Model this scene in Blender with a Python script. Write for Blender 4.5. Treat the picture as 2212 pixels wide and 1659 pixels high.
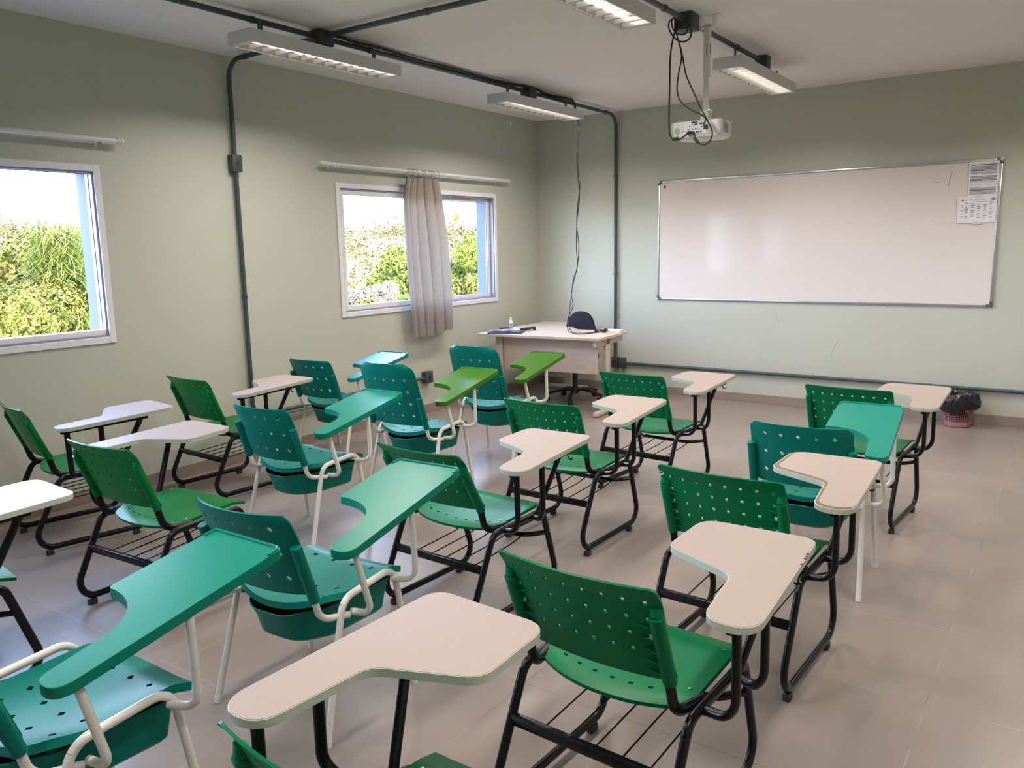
import bpy, bmesh, math, random
from mathutils import Vector, Matrix
random.seed(7)
PI = math.pi
for _o in list(bpy.data.objects):
    bpy.data.objects.remove(_o, do_unlink=True)
S = bpy.context.scene
COL = S.collection

# ---------------------------------------------------------------- camera
cam_data = bpy.data.cameras.new('camera')
cam = bpy.data.objects.new('camera', cam_data)
COL.objects.link(cam)
CAM = Vector((5.0800, -7.7949, 1.5459))
YAW, PITCH, ROLL, FPX = 0.613873, 0.166063, -0.0188846, 1750.674
f_ = Vector((-math.sin(YAW)*math.cos(PITCH), math.cos(YAW)*math.cos(PITCH), -math.sin(PITCH)))
r0 = Vector((math.cos(YAW), math.sin(YAW), 0))
u0 = r0.cross(f_)
r_ = math.cos(ROLL)*r0 + math.sin(ROLL)*u0
u_ = -math.sin(ROLL)*r0 + math.cos(ROLL)*u0
cam.matrix_world = Matrix(((r_.x, u_.x, -f_.x, CAM.x), (r_.y, u_.y, -f_.y, CAM.y), (r_.z, u_.z, -f_.z, CAM.z), (0, 0, 0, 1)))
cam_data.sensor_fit = 'HORIZONTAL'
cam_data.sensor_width = 36.0
cam_data.lens = 36.0*FPX/2212.0
cam_data.clip_start = 0.02
cam_data.clip_end = 2000
S.camera = cam

# ---------------------------------------------------------------- light, exposure
SKY_STRENGTH = 17.5
SUN_STRENGTH = 10.0
TUBE_GLOW = 3.2
LAMP_WATTS = 16.5
LAMP_COLOUR = (1.0, 0.89, 0.82)
S.view_settings.view_transform = 'Standard'
S.view_settings.look = 'None'
S.view_settings.gamma = 1.0
S.view_settings.use_curve_mapping = False
S.view_settings.exposure = 0.88
world = bpy.data.worlds.new('sky')
S.world = world
world.use_nodes = True
wn = world.node_tree
wn.nodes.clear()
w_out = wn.nodes.new('ShaderNodeOutputWorld')
w_bg = wn.nodes.new('ShaderNodeBackground')
w_tc = wn.nodes.new('ShaderNodeTexCoord')
w_sep = wn.nodes.new('ShaderNodeSeparateXYZ')
w_ramp = wn.nodes.new('ShaderNodeValToRGB')
w_ramp.color_ramp.elements[0].position = 0.0
w_ramp.color_ramp.elements[0].color = (0.66, 0.79, 1.0, 1)
w_ramp.color_ramp.elements[1].position = 0.6
w_ramp.color_ramp.elements[1].color = (0.20, 0.31, 0.58, 1)
w_bg.inputs['Strength'].default_value = SKY_STRENGTH
wn.links.new(w_tc.outputs['Generated'], w_sep.inputs[0])
wn.links.new(w_sep.outputs['Z'], w_ramp.inputs[0])
wn.links.new(w_ramp.outputs[0], w_bg.inputs['Color'])
wn.links.new(w_bg.outputs[0], w_out.inputs[0])
sun_d = bpy.data.lights.new('sun', 'SUN')
sun_d.energy = SUN_STRENGTH
sun_d.angle = 0.01
sun_d.color = (1.0, 0.84, 0.58)
sun = bpy.data.objects.new('sun', sun_d)
COL.objects.link(sun)
sun.rotation_euler = Vector((0.75, -0.45, 0.80)).to_track_quat('Z', 'Y').to_euler()
C = S.cycles
C.use_denoising = True
try:
    C.denoiser = 'OPENIMAGEDENOISE'
except Exception:
    pass
C.max_bounces = 9
C.diffuse_bounces = 5
C.glossy_bounces = 4
C.transmission_bounces = 4
C.transparent_max_bounces = 12
C.caustics_reflective = False
C.caustics_refractive = False
C.sample_clamp_indirect = 6.0
C.use_light_tree = True

# ---------------------------------------------------------------- materials
def srgb(r, g, b):
    def c(v):
        v /= 255.0
        return v/12.92 if v <= 0.04045 else ((v+0.055)/1.055)**2.4
    return (c(r), c(g), c(b), 1)

def mat(name, col, rough=0.5, metal=0.0, spec=0.5, noise=0.0, nscale=6.0, bump=0.0, bscale=60.0, coat=0.0, emit=None, estr=0.0, rvar=0.0):
    m = bpy.data.materials.new(name)
    m.use_nodes = True
    nt = m.node_tree
    b = nt.nodes['Principled BSDF']
    b.inputs['Base Color'].default_value = col
    b.inputs['Roughness'].default_value = rough
    b.inputs['Metallic'].default_value = metal
    b.inputs['Specular IOR Level'].default_value = spec
    b.inputs['Coat Weight'].default_value = coat
    b.inputs['Coat Roughness'].default_value = 0.08
    tc = nt.nodes.new('ShaderNodeTexCoord')
    if noise > 0 or rvar > 0:
        n = nt.nodes.new('ShaderNodeTexNoise')
        n.inputs['Scale'].default_value = nscale
        n.inputs['Detail'].default_value = 5
        nt.links.new(tc.outputs['Object'], n.inputs['Vector'])
        if noise > 0:
            mx = nt.nodes.new('ShaderNodeMix')
            mx.data_type = 'RGBA'
            mx.inputs['A'].default_value = tuple(max(0, x*(1-noise)) for x in col[:3])+(1,)
            mx.inputs['B'].default_value = tuple(min(1, x*(1+noise)) for x in col[:3])+(1,)
            nt.links.new(n.outputs['Fac'], mx.inputs['Factor'])
            nt.links.new(mx.outputs['Result'], b.inputs['Base Color'])
        if rvar > 0:
            mr = nt.nodes.new('ShaderNodeMapRange')
            mr.inputs['To Min'].default_value = max(0.02, rough-rvar)
            mr.inputs['To Max'].default_value = min(1, rough+rvar)
            nt.links.new(n.outputs['Fac'], mr.inputs['Value'])
            nt.links.new(mr.outputs['Result'], b.inputs['Roughness'])
    if bump > 0:
        n2 = nt.nodes.new('ShaderNodeTexNoise')
        n2.inputs['Scale'].default_value = bscale
        n2.inputs['Detail'].default_value = 4
        bp = nt.nodes.new('ShaderNodeBump')
        bp.inputs['Strength'].default_value = bump
        bp.inputs['Distance'].default_value = 0.002
        nt.links.new(tc.outputs['Object'], n2.inputs['Vector'])
        nt.links.new(n2.outputs['Fac'], bp.inputs['Height'])
        nt.links.new(bp.outputs['Normal'], b.inputs['Normal'])
    if emit:
        b.inputs['Emission Color'].default_value = emit
        b.inputs['Emission Strength'].default_value = estr
    return m

M = {}
M['wall'] = mat('sage_wall_paint', (0.490, 0.510, 0.435, 1), 0.62, noise=0.03, nscale=1.5, bump=0.12, bscale=220)
M['ceiling'] = mat('ceiling_paint', (0.86, 0.82, 0.81, 1), 0.8, noise=0.02, nscale=2, bump=0.1, bscale=120)
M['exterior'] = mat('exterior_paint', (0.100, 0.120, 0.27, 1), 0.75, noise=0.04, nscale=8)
M['trimw'] = mat('white_aluminium', (0.76, 0.76, 0.80, 1), 0.35, noise=0.01)
M['track'] = mat('skylight_tinted_track', (0.27, 0.30, 0.38, 1), 0.4, noise=0.01)  # white aluminium in skylight, its blue tint put into a darker colour
M['gasket'] = mat('dark_gasket', (0.03, 0.03, 0.035, 1), 0.6)
M['conduit'] = mat('grey_conduit', srgb(62, 76, 80), 0.42, noise=0.05, nscale=10)
M['box'] = mat('grey_box', srgb(62, 72, 74), 0.5, noise=0.05, nscale=20)
M['black'] = mat('black_powder_coat', (0.005, 0.005, 0.006, 1), 0.26, spec=0.28)
M['rubber'] = mat('black_rubber', (0.02, 0.02, 0.022, 1), 0.55)
M['cable'] = mat('black_cable', (0.012, 0.012, 0.013, 1), 0.45)
M['whitetube'] = mat('white_powder_coat', (0.70, 0.69, 0.64, 1), 0.3, noise=0.03, nscale=15)
M['pgreen'] = mat('green_plastic', (0.0, 0.150, 0.055, 1), 0.33, spec=0.12, noise=0.025, nscale=5)
M['pgreen2'] = mat('leaf_green_plastic', (0.0015, 0.150, 0.030, 1), 0.33, spec=0.12, noise=0.025, nscale=5)
M['teal'] = mat('teal_plastic', (0.001, 0.165, 0.125, 1), 0.38, spec=0.14, noise=0.025, nscale=5)
M['seafoam'] = mat('seafoam_plastic', (0.012, 0.225, 0.170, 1), 0.36, spec=0.2, noise=0.05, nscale=4)
M['tabgreen'] = mat('green_tablet_plastic', (0.003, 0.205, 0.138, 1), 0.29, spec=0.2, noise=0.025, nscale=4)
M['tabteal'] = mat('teal_tablet_plastic', (0.010, 0.20, 0.20, 1), 0.36, spec=0.3, noise=0.04, nscale=4)
M['lime'] = mat('lime_tablet_plastic', (0.050, 0.160, 0.008, 1), 0.27, spec=0.2, noise=0.05, nscale=4)
M['laminate'] = mat('cream_laminate', (0.370, 0.312, 0.276, 1), 0.50, spec=0.18, noise=0.015, nscale=8)
M['edge'] = mat('pale_edge_band', (0.44, 0.47, 0.40, 1), 0.42, noise=0.03, nscale=15)
M['chip'] = mat('bare_chipboard', (0.20, 0.135, 0.085, 1), 0.9, noise=0.5, nscale=160, bump=0.5, bscale=300)
M['screw'] = mat('screw_metal', (0.6, 0.6, 0.6, 1), 0.3, metal=1.0)
M['alu'] = mat('aluminium_frame', (0.55, 0.55, 0.57, 1), 0.3, metal=0.85)
M['board'] = mat('whiteboard_enamel', (0.70, 0.645, 0.620, 1), 0.07, spec=0.07, noise=0.015, nscale=1.2)
M['corner'] = mat('grey_plastic_corner', (0.10, 0.10, 0.11, 1), 0.5)
M['whiteplastic'] = mat('white_plastic', (0.72, 0.72, 0.72, 1), 0.35)
M['paper'] = mat('paper', (0.74, 0.73, 0.78, 1), 0.8)
M['ink'] = mat('printed_ink', (0.03, 0.03, 0.035, 1), 0.8)
M['inkgrey'] = mat('grey_print', (0.27, 0.26, 0.29, 1), 0.8, noise=0.25, nscale=120)
M['tape'] = mat('masking_tape', (0.66, 0.62, 0.50, 1), 0.6)
M['curtain'] = mat('curtain_fabric', (0.46, 0.41, 0.37, 1), 0.9, noise=0.05, nscale=30, bump=0.5, bscale=500)
M['rod'] = mat('white_curtain_rod', (0.70, 0.70, 0.70, 1), 0.35)
M['ring'] = mat('pale_ring', (0.42, 0.43, 0.38, 1), 0.4)
M['fixture'] = mat('fixture_sheet', (0.60, 0.60, 0.62, 1), 0.4)
M['reflector'] = mat('reflector_aluminium', (0.62, 0.62, 0.60, 1), 0.25, metal=0.8)
M['fabricblack'] = mat('navy_black_upholstery', (0.010, 0.013, 0.022, 1), 0.85, noise=0.2, nscale=200, bump=0.3, bscale=600)
M['deskedge'] = mat('desk_edge', (0.50, 0.42, 0.35, 1), 0.5, noise=0.04, nscale=20)
M['deskfoot'] = mat('cream_metal', (0.58, 0.51, 0.42, 1), 0.4)
M['pink'] = mat('pink_plastic', (0.42, 0.20, 0.24, 1), 0.4)
M['bag'] = mat('black_bin_bag', (0.008, 0.008, 0.010, 1), 0.22, spec=0.5, bump=0.9, bscale=26)
M['purple'] = mat('lilac_paper', (0.50, 0.42, 0.62, 1), 0.6)
M['tealpaper'] = mat('teal_printed_paper', (0.22, 0.36, 0.34, 1), 0.6, noise=0.6, nscale=60)
M['blueprint'] = mat('blue_print', (0.10, 0.11, 0.32, 1), 0.5)
M['vga'] = mat('blue_plug', (0.012, 0.012, 0.07, 1), 0.4)
M['spk'] = mat('grey_grille', (0.38, 0.38, 0.39, 1), 0.6)
M['bark'] = mat('bark', (0.20, 0.13, 0.08, 1), 0.9, noise=0.4, nscale=8)
M['louvre'] = mat('louvre_fins', (0.60, 0.60, 0.54, 1), 0.30, metal=0.5)

def lamp_mat():
    m = bpy.data.materials.new('fluorescent_glow')
    m.use_nodes = True
    nt = m.node_tree
    nt.nodes.clear()
    o = nt.nodes.new('ShaderNodeOutputMaterial')
    e = nt.nodes.new('ShaderNodeEmission')
    e.inputs['Color'].default_value = (1.0, 0.87, 0.82, 1)
    e.inputs['Strength'].default_value = TUBE_GLOW
    nt.links.new(e.outputs[0], o.inputs[0])
    return m
M['lamp'] = lamp_mat()

def glass_mat():
    m = bpy.data.materials.new('window_glass')
    m.use_nodes = True
    nt = m.node_tree
    nt.nodes.clear()
    o = nt.nodes.new('ShaderNodeOutputMaterial')
    t = nt.nodes.new('ShaderNodeBsdfTransparent')
    t.inputs[0].default_value = (0.96, 0.98, 0.97, 1)
    g = nt.nodes.new('ShaderNodeBsdfGlossy')
    g.inputs['Roughness'].default_value = 0.01
    lw = nt.nodes.new('ShaderNodeLayerWeight')
    pw = nt.nodes.new('ShaderNodeMath'); pw.operation = 'POWER'; pw.inputs[1].default_value = 4.5
    fr = nt.nodes.new('ShaderNodeMath'); fr.operation = 'MULTIPLY_ADD'; fr.inputs[1].default_value = 0.7; fr.inputs[2].default_value = 0.035
    nt.links.new(lw.outputs['Facing'], pw.inputs[0]); nt.links.new(pw.outputs[0], fr.inputs[0])
    mx = nt.nodes.new('ShaderNodeMixShader')
    nt.links.new(fr.outputs[0], mx.inputs[0])
    nt.links.new(t.outputs[0], mx.inputs[1])
    nt.links.new(g.outputs[0], mx.inputs[2])
    nt.links.new(mx.outputs[0], o.inputs[0])
    return m
M['glass'] = glass_mat()

def tile_mat(name, tile, mortar, ox, oy, tx, ty, rough, vertical=False):
    m = bpy.data.materials.new(name)
    m.use_nodes = True
    nt = m.node_tree
    b = nt.nodes['Principled BSDF']
    geo = nt.nodes.new('ShaderNodeNewGeometry')
    sep = nt.nodes.new('ShaderNodeSeparateXYZ')
    nt.links.new(geo.outputs['Position'], sep.inputs[0])
    def line(sock, off, size):
        a = nt.nodes.new('ShaderNodeMath'); a.operation = 'SUBTRACT'; a.inputs[1].default_value = off
        nt.links.new(sock, a.inputs[0])
        d = nt.nodes.new('ShaderNodeMath'); d.operation = 'DIVIDE'; d.inputs[1].default_value = size
        nt.links.new(a.outputs[0], d.inputs[0])
        r = nt.nodes.new('ShaderNodeMath'); r.operation = 'ROUND'
        nt.links.new(d.outputs[0], r.inputs[0])
        s = nt.nodes.new('ShaderNodeMath'); s.operation = 'SUBTRACT'
        nt.links.new(d.outputs[0], s.inputs[0]); nt.links.new(r.outputs[0], s.inputs[1])
        ab = nt.nodes.new('ShaderNodeMath'); ab.operation = 'ABSOLUTE'
        nt.links.new(s.outputs[0], ab.inputs[0])
        lt = nt.nodes.new('ShaderNodeMath'); lt.operation = 'LESS_THAN'; lt.inputs[1].default_value = 0.0016/size
        nt.links.new(ab.outputs[0], lt.inputs[0])
        fl = nt.nodes.new('ShaderNodeMath'); fl.operation = 'FLOOR'
        nt.links.new(d.outputs[0], fl.inputs[0])
        return lt.outputs[0], fl.outputs[0]
    lx, fx = line(sep.outputs['X'], ox, tx)
    ly, fy = line(sep.outputs['Y'], oy, ty)
    mxm = nt.nodes.new('ShaderNodeMath'); mxm.operation = 'MAXIMUM'
    nt.links.new(lx, mxm.inputs[0]); nt.links.new(ly, mxm.inputs[1])
    comb = nt.nodes.new('ShaderNodeCombineXYZ')
    nt.links.new(fx, comb.inputs[0]); nt.links.new(fy, comb.inputs[1])
    wnz = nt.nodes.new('ShaderNodeTexWhiteNoise'); wnz.noise_dimensions = '3D'
    nt.links.new(comb.outputs[0], wnz.inputs['Vector'])
    n = nt.nodes.new('ShaderNodeTexNoise'); n.inputs['Scale'].default_value = 3.0; n.inputs['Detail'].default_value = 7
    nt.links.new(geo.outputs['Position'], n.inputs['Vector'])
    add = nt.nodes.new('ShaderNodeMath'); add.operation = 'MULTIPLY_ADD'
    add.inputs[1].default_value = 0.25
    nt.links.new(wnz.outputs['Value'], add.inputs[0]); nt.links.new(n.outputs['Fac'], add.inputs[2])
    ramp = nt.nodes.new('ShaderNodeValToRGB')
    ramp.color_ramp.elements[0].position = 0.35
    ramp.color_ramp.elements[0].color = tuple(x*0.90 for x in tile[:3])+(1,)
    ramp.color_ramp.elements[1].position = 0.85
    ramp.color_ramp.elements[1].color = tuple(x*1.07 for x in tile[:3])+(1,)
    nt.links.new(add.outputs[0], ramp.inputs[0])
    # the joints are pale in places and dark in others
    nj = nt.nodes.new('ShaderNodeTexNoise'); nj.inputs['Scale'].default_value = 1.7
    nt.links.new(geo.outputs['Position'], nj.inputs['Vector'])
    jr = nt.nodes.new('ShaderNodeValToRGB')
    jr.color_ramp.elements[0].position = 0.42; jr.color_ramp.elements[0].color = tuple(x*0.62 for x in tile[:3])+(1,)
    jr.color_ramp.elements[1].position = 0.56; jr.color_ramp.elements[1].color = mortar
    nt.links.new(nj.outputs['Fac'], jr.inputs[0])
    mx = nt.nodes.new('ShaderNodeMix'); mx.data_type = 'RGBA'
    nt.links.new(mxm.outputs[0], mx.inputs['Factor'])
    nt.links.new(ramp.outputs[0], mx.inputs['A'])
    nt.links.new(jr.outputs[0], mx.inputs['B'])
    nt.links.new(mx.outputs['Result'], b.inputs['Base Color'])
    mr = nt.nodes.new('ShaderNodeMapRange')
    mr.inputs['To Min'].default_value = rough-0.06; mr.inputs['To Max'].default_value = rough+0.10
    nt.links.new(n.outputs['Fac'], mr.inputs['Value'])
    nt.links.new(mr.outputs['Result'], b.inputs['Roughness'])
    return m
TX, TY = 0.605, 0.628
M['floor'] = tile_mat('porcelain_floor_tile', (0.262, 0.218, 0.190, 1), (0.36, 0.31, 0.27, 1), 4.755, -3.69, TX, TY, 0.30)
M['skirt'] = tile_mat('porcelain_skirting', (0.275, 0.222, 0.195, 1), (0.42, 0.36, 0.31, 1), 4.755, -3.69, TX, TY, 0.38)

def wood_mat(name, c1, c2, rough=0.42):
    m = bpy.data.materials.new(name); m.use_nodes = True
    nt = m.node_tree; b = nt.nodes['Principled BSDF']
    tc = nt.nodes.new('ShaderNodeTexCoord'); mp = nt.nodes.new('ShaderNodeMapping')
    mp.inputs['Scale'].default_value = (1.5, 30, 30)
    n = nt.nodes.new('ShaderNodeTexNoise'); n.inputs['Scale'].default_value = 3; n.inputs['Detail'].default_value = 6
    r = nt.nodes.new('ShaderNodeValToRGB')
    r.color_ramp.elements[0].position = 0.3; r.color_ramp.elements[0].color = c1
    r.color_ramp.elements[1].position = 0.7; r.color_ramp.elements[1].color = c2
    nt.links.new(tc.outputs['Object'], mp.inputs[0]); nt.links.new(mp.outputs[0], n.inputs['Vector'])
    nt.links.new(n.outputs['Fac'], r.inputs[0]); nt.links.new(r.outputs[0], b.inputs['Base Color'])
    b.inputs['Roughness'].default_value = rough
    return m
M['desk'] = wood_mat('pale_maple_laminate', (0.50, 0.42, 0.36, 1), (0.58, 0.50, 0.43, 1))

def leaf_mat(name, c1, c2, c3):
    m = bpy.data.materials.new(name); m.use_nodes = True
    nt = m.node_tree; b = nt.nodes['Principled BSDF']
    tc = nt.nodes.new('ShaderNodeTexCoord')
    n = nt.nodes.new('ShaderNodeTexNoise'); n.inputs['Scale'].default_value = 3.5; n.inputs['Detail'].default_value = 6
    r = nt.nodes.new('ShaderNodeValToRGB')
    r.color_ramp.elements[0].position = 0.34; r.color_ramp.elements[0].color = c1
    r.color_ramp.elements[1].position = 0.66; r.color_ramp.elements[1].color = c3
    e = r.color_ramp.elements.new(0.5); e.color = c2
    nt.links.new(tc.outputs['Object'], n.inputs['Vector']); nt.links.new(n.outputs['Fac'], r.inputs[0])
    nt.links.new(r.outputs[0], b.inputs['Base Color'])
    b.inputs['Roughness'].default_value = 0.6
    b.inputs['Specular IOR Level'].default_value = 0.05
    return m
M['leafA'] = leaf_mat('shrub_leaves', (0.0308, 0.0525, 0.0095, 1), (0.1117, 0.1085, 0.0173, 1), (0.1925, 0.1260, 0.0347, 1))
M['leafB'] = leaf_mat('pine_needles', (0.0662, 0.0924, 0.0145, 1), (0.1353, 0.1502, 0.0243, 1), (0.1834, 0.1835, 0.0343, 1))
M['leafC'] = leaf_mat('blossom_leaves', (0.1000, 0.1000, 0.0400, 1), (0.2200, 0.1800, 0.1200, 1), (0.3200, 0.2600, 0.2200, 1))
M['leafD'] = leaf_mat('grass_blades', (0.0812, 0.1084, 0.0197, 1), (0.1454, 0.1646, 0.0310, 1), (0.2224, 0.2225, 0.0517, 1))
M['hill'] = leaf_mat('hillside_cover', (0.0828, 0.0768, 0.0288, 1), (0.1435, 0.1008, 0.0432, 1), (0.2070, 0.1632, 0.0468, 1))
M['far'] = leaf_mat('far_tree_leaves', (0.0607, 0.0672, 0.0216, 1), (0.1159, 0.0816, 0.0342, 1), (0.1546, 0.1200, 0.0324, 1))

# ---------------------------------------------------------------- mesh helpers
def finish(bm, name, m, parent=None, angle=35, smooth=True, wn=False):
    me = bpy.data.meshes.new(name)
    bmesh.ops.recalc_face_normals(bm, faces=bm.faces)
    bm.to_mesh(me); bm.free()
    ms = m if isinstance(m, (list, tuple)) else [m]
    for x in ms:
        me.materials.append(x)
    if smooth:
        for p in me.polygons: p.use_smooth = True
        me.set_sharp_from_angle(angle=math.radians(angle))
    o = bpy.data.objects.new(name, me)
    COL.objects.link(o)
    if wn:
        md = o.modifiers.new('even_shading', 'WEIGHTED_NORMAL'); md.keep_sharp = True; md.weight = 100
    if parent: o.parent = parent
    return o

def tag(o, label=None, cat=None, group=None, kind=None):
    if label: o['label'] = label
    if cat: o['category'] = cat
    if group: o['group'] = group
    if kind: o['kind'] = kind
    return o

def thing(name, label, cat, loc=(0, 0, 0), rz=0.0, group=None):
    o = bpy.data.objects.new(name, None)
    o.empty_display_size = 0.1
    COL.objects.link(o)
    o.location = loc; o.rotation_euler = (0, 0, rz)
    return tag(o, label, cat, group)

def copy_tree(o, parent=None):
    c = o.copy(); COL.objects.link(c); c.parent = parent
    for ch in o.children: copy_tree(ch, c)
    return c

def add_box(bm, x0, x1, y0, y1, z0, z1, bevel=0.0, seg=2, mi=0, rot=None, piv=None):
    vs = [bm.verts.new((x, y, z)) for x in (x0, x1) for y in (y0, y1) for z in (z0, z1)]
    idx = [(0, 1, 3, 2), (4, 6, 7, 5), (0, 4, 5, 1), (2, 3, 7, 6), (0, 2, 6, 4), (1, 5, 7, 3)]
    fs = [bm.faces.new([vs[i] for i in f]) for f in idx]
    for f in fs: f.material_index = mi
    geom_v = vs
    if bevel > 0:
        es = list({e for f in fs for e in f.edges})
        r = bmesh.ops.bevel(bm, geom=es, offset=bevel, segments=seg, profile=0.5, affect='EDGES')
        geom_v = list({v for f in r['faces'] for v in f.verts})
        for f in r['faces']: f.material_index = mi
    if rot is not None:
        bmesh.ops.rotate(bm, verts=geom_v, cent=piv or (0, 0, 0), matrix=rot)
    return geom_v

def box(name, m, x0, x1, y0, y1, z0, z1, parent=None, bevel=0.0):
    bm = bmesh.new(); add_box(bm, min(x0, x1), max(x0, x1), min(y0, y1), max(y0, y1), min(z0, z1), max(z0, z1), bevel)
    return finish(bm, name, m, parent)

def fillet(pts, r, seg=6):
    """round the corners of an open polyline; r a number or a list (one per point)"""
    P = [Vector(p) for p in pts]
    R = r if isinstance(r, (list, tuple)) else [r]*len(P)
    out = [P[0]]
    for i in range(1, len(P)-1):
        a, b, c = P[i-1], P[i], P[i+1]
        d1 = (a-b); d2 = (c-b)
        l1, l2 = d1.length, d2.length
        d1.normalize(); d2.normalize()
        ang = d1.angle(d2)
        if R[i] <= 0 or ang > 3.1:
            out.append(b); continue
        t = min(R[i]/math.tan(ang/2), l1*0.49, l2*0.49)
        rr = t*math.tan(ang/2)
        bis = (d1+d2).normalized()
        cen = b + bis*(rr/math.sin(ang/2))
        p1 = b+d1*t; p2 = b+d2*t
        v1 = p1-cen; v2 = p2-cen
        tot = v1.angle(v2)
        ax = v1.cross(v2).normalized()
        for k in range(seg+1):
            out.append(cen + Matrix.Rotation(tot*k/seg, 3, ax) @ v1)
    out.append(P[-1])
    return out

def fillet2d(pts, rs, seg=6):
    n = len(pts); out = []
    for i in range(n):
        a = Vector((*pts[i-1], 0)); b = Vector((*pts[i], 0)); c = Vector((*pts[(i+1) % n], 0))
        if rs[i] <= 0:
            out.append((b.x, b.y)); continue
        q = fillet([a, b, c], [0, rs[i], 0], seg)[1:-1]
        out += [(v.x, v.y) for v in q]
    return out

def add_sweep(bm, pts, rx, ry=None, n=10, side=(1, 0, 0), caps=True, mi=0):
    """tube along pts; rx across the 'side' vector, ry in the plane of the bend"""
    ry = ry or rx
    P = [Vector(p) for p in pts]
    s = Vector(side)
    rings = []
    for i, p in enumerate(P):
        if i == 0: t = P[1]-P[0]
        elif i == len(P)-1: t = P[-1]-P[-2]
        else: t = (P[i+1]-p).normalized()+(p-P[i-1]).normalized()
        t.normalize()
        a = s - t*s.dot(t)
        if a.length < 1e-4: a = t.orthogonal()
        a.normalize(); s = a
        b = t.cross(a)
        rings.append([bm.verts.new(p + a*rx*math.cos(2*PI*k/n) + b*ry*math.sin(2*PI*k/n)) for k in range(n)])
    for i in range(len(rings)-1):
        for k in range(n):
            f = bm.faces.new((rings[i][k], rings[i][(k+1) % n], rings[i+1][(k+1) % n], rings[i+1][k]))
            f.material_index = mi
    if caps:
        bm.faces.new(rings[0][::-1]).material_index = mi
        bm.faces.new(rings[-1]).material_index = mi

def tube(name, m, pts, r, parent=None, ry=None, n=10, side=(1, 0, 0)):
    bm = bmesh.new(); add_sweep(bm, pts, r, ry, n, side)
    return finish(bm, name, m, parent, angle=50)

def add_prism(bm, poly, z0, z1, bevel=0.0, mi=0, zf=None, seg=2):
    n = len(poly)
    lo = [bm.verts.new((x, y, z0 + (zf(x, y) if zf else 0))) for x, y in poly]
    hi = [bm.verts.new((x, y, z1 + (zf(x, y) if zf else 0))) for x, y in poly]
    f0 = bm.faces.new(lo[::-1]); f1 = bm.faces.new(hi)
    fs = [f0, f1]
    for i in range(n):
        fs.append(bm.faces.new((lo[i], lo[(i+1) % n], hi[(i+1) % n], hi[i])))
    for f in fs: f.material_index = mi
    if bevel > 0:
        es = list(f0.edges)+list(f1.edges)
        bmesh.ops.bevel(bm, geom=es, offset=bevel, segments=seg, profile=0.5, affect='EDGES')

def add_lathe(bm, prof, cx=0, cy=0, n=20, mi=0, caps=True):
    rings = [[bm.verts.new((cx+r*math.cos(2*PI*k/n), cy+r*math.sin(2*PI*k/n), z)) for k in range(n)] for r, z in prof]
    for i in range(len(rings)-1):
        for k in range(n):
            f = bm.faces.new((rings[i][k], rings[i][(k+1) % n], rings[i+1][(k+1) % n], rings[i+1][k])); f.material_index = mi
    if caps:
        bm.faces.new(rings[0][::-1]).material_index = mi
        bm.faces.new(rings[-1]).material_index = mi
    return rings

def add_cyl(bm, p0, p1, r, n=14, mi=0):
    add_sweep(bm, [p0, p1], r, r, n, (0.3, 0.8, 0.5), True, mi)

def panel(us, vs, squares, diamonds, fn, thick, dfrac=0.9):
    """thin sheet over the grid us x vs; squares: cells left open; diamonds: grid vertices opened as a diamond; fn maps (u,v) to 3D"""
    bm = bmesh.new(); V = {}
    def vert(u, v):
        k = (round(u, 5), round(v, 5))
        if k not in V: V[k] = bm.verts.new(fn(u, v))
        return V[k]
    nu, nv = len(us), len(vs)
    for i in range(nu-1):
        for j in range(nv-1):
            if (i, j) in squares: continue
            cs = [(i, j), (i+1, j), (i+1, j+1), (i, j+1)]
            dd = [k for k, c in enumerate(cs) if c in diamonds]
            if not dd:
                bm.faces.new([vert(us[a], vs[b]) for a, b in cs])
            else:
                k = dd[0]
                c = cs[k]; pr = cs[k-1]; nx = cs[(k+1) % 4]; op = cs[(k+2) % 4]
                cu, cv = us[c[0]], vs[c[1]]
                def mix(q): return (cu+(us[q[0]]-cu)*dfrac, cv+(vs[q[1]]-cv)*dfrac)
                bm.faces.new([vert(*mix(nx)), vert(us[nx[0]], vs[nx[1]]), vert(us[op[0]], vs[op[1]]), vert(us[pr[0]], vs[pr[1]]), vert(*mix(pr))])
    bmesh.ops.recalc_face_normals(bm, faces=bm.faces)
    bmesh.ops.solidify(bm, geom=list(bm.faces), thickness=thick)
    return bm

def lin(a, b, n): return [a+(b-a)*k/(n-1) for k in range(n)]
def grid_lines(lo, hi, cuts, step):
    xs = sorted(set([lo, hi]+list(cuts)))
    out = [xs[0]]
    for a, b in zip(xs, xs[1:]):
        k = max(1, int(math.ceil((b-a)/step)))
        out += [a+(b-a)*i/k for i in range(1, k+1)]
    return out

# ---------------------------------------------------------------- the room
H = 2.92
XR, YB = 6.60, -10.4          # right wall and back wall, behind the camera's view
WT = 0.235                    # thickness of the left (outer) wall
WIN = [(-3.046, -0.820), (-7.250, -5.007)]     # trim outer edges, y
WZ0, WZ1 = 0.995, 2.103

def struct(name, bm_or_obj): bm_or_obj['kind'] = 'structure'; return bm_or_obj
struct('floor', box('floor', M['floor'], -WT, XR+0.2, YB-0.2, 0.2, -0.2, 0.0))
struct('ceiling', box('ceiling', M['ceiling'], -WT, XR+0.2, YB-0.2, 0.2, H, H+0.2))
struct('wall_front', box('wall_front', M['wall'], 0, XR, 0.0, 0.2, 0, H))
struct('wall_right', box('wall_right', M['wall'], XR, XR+0.2, YB-0.2, 0.2, 0, H))
struct('wall_back', box('wall_back', M['wall'], 0, XR, YB-0.2, YB, 0, H))
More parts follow.
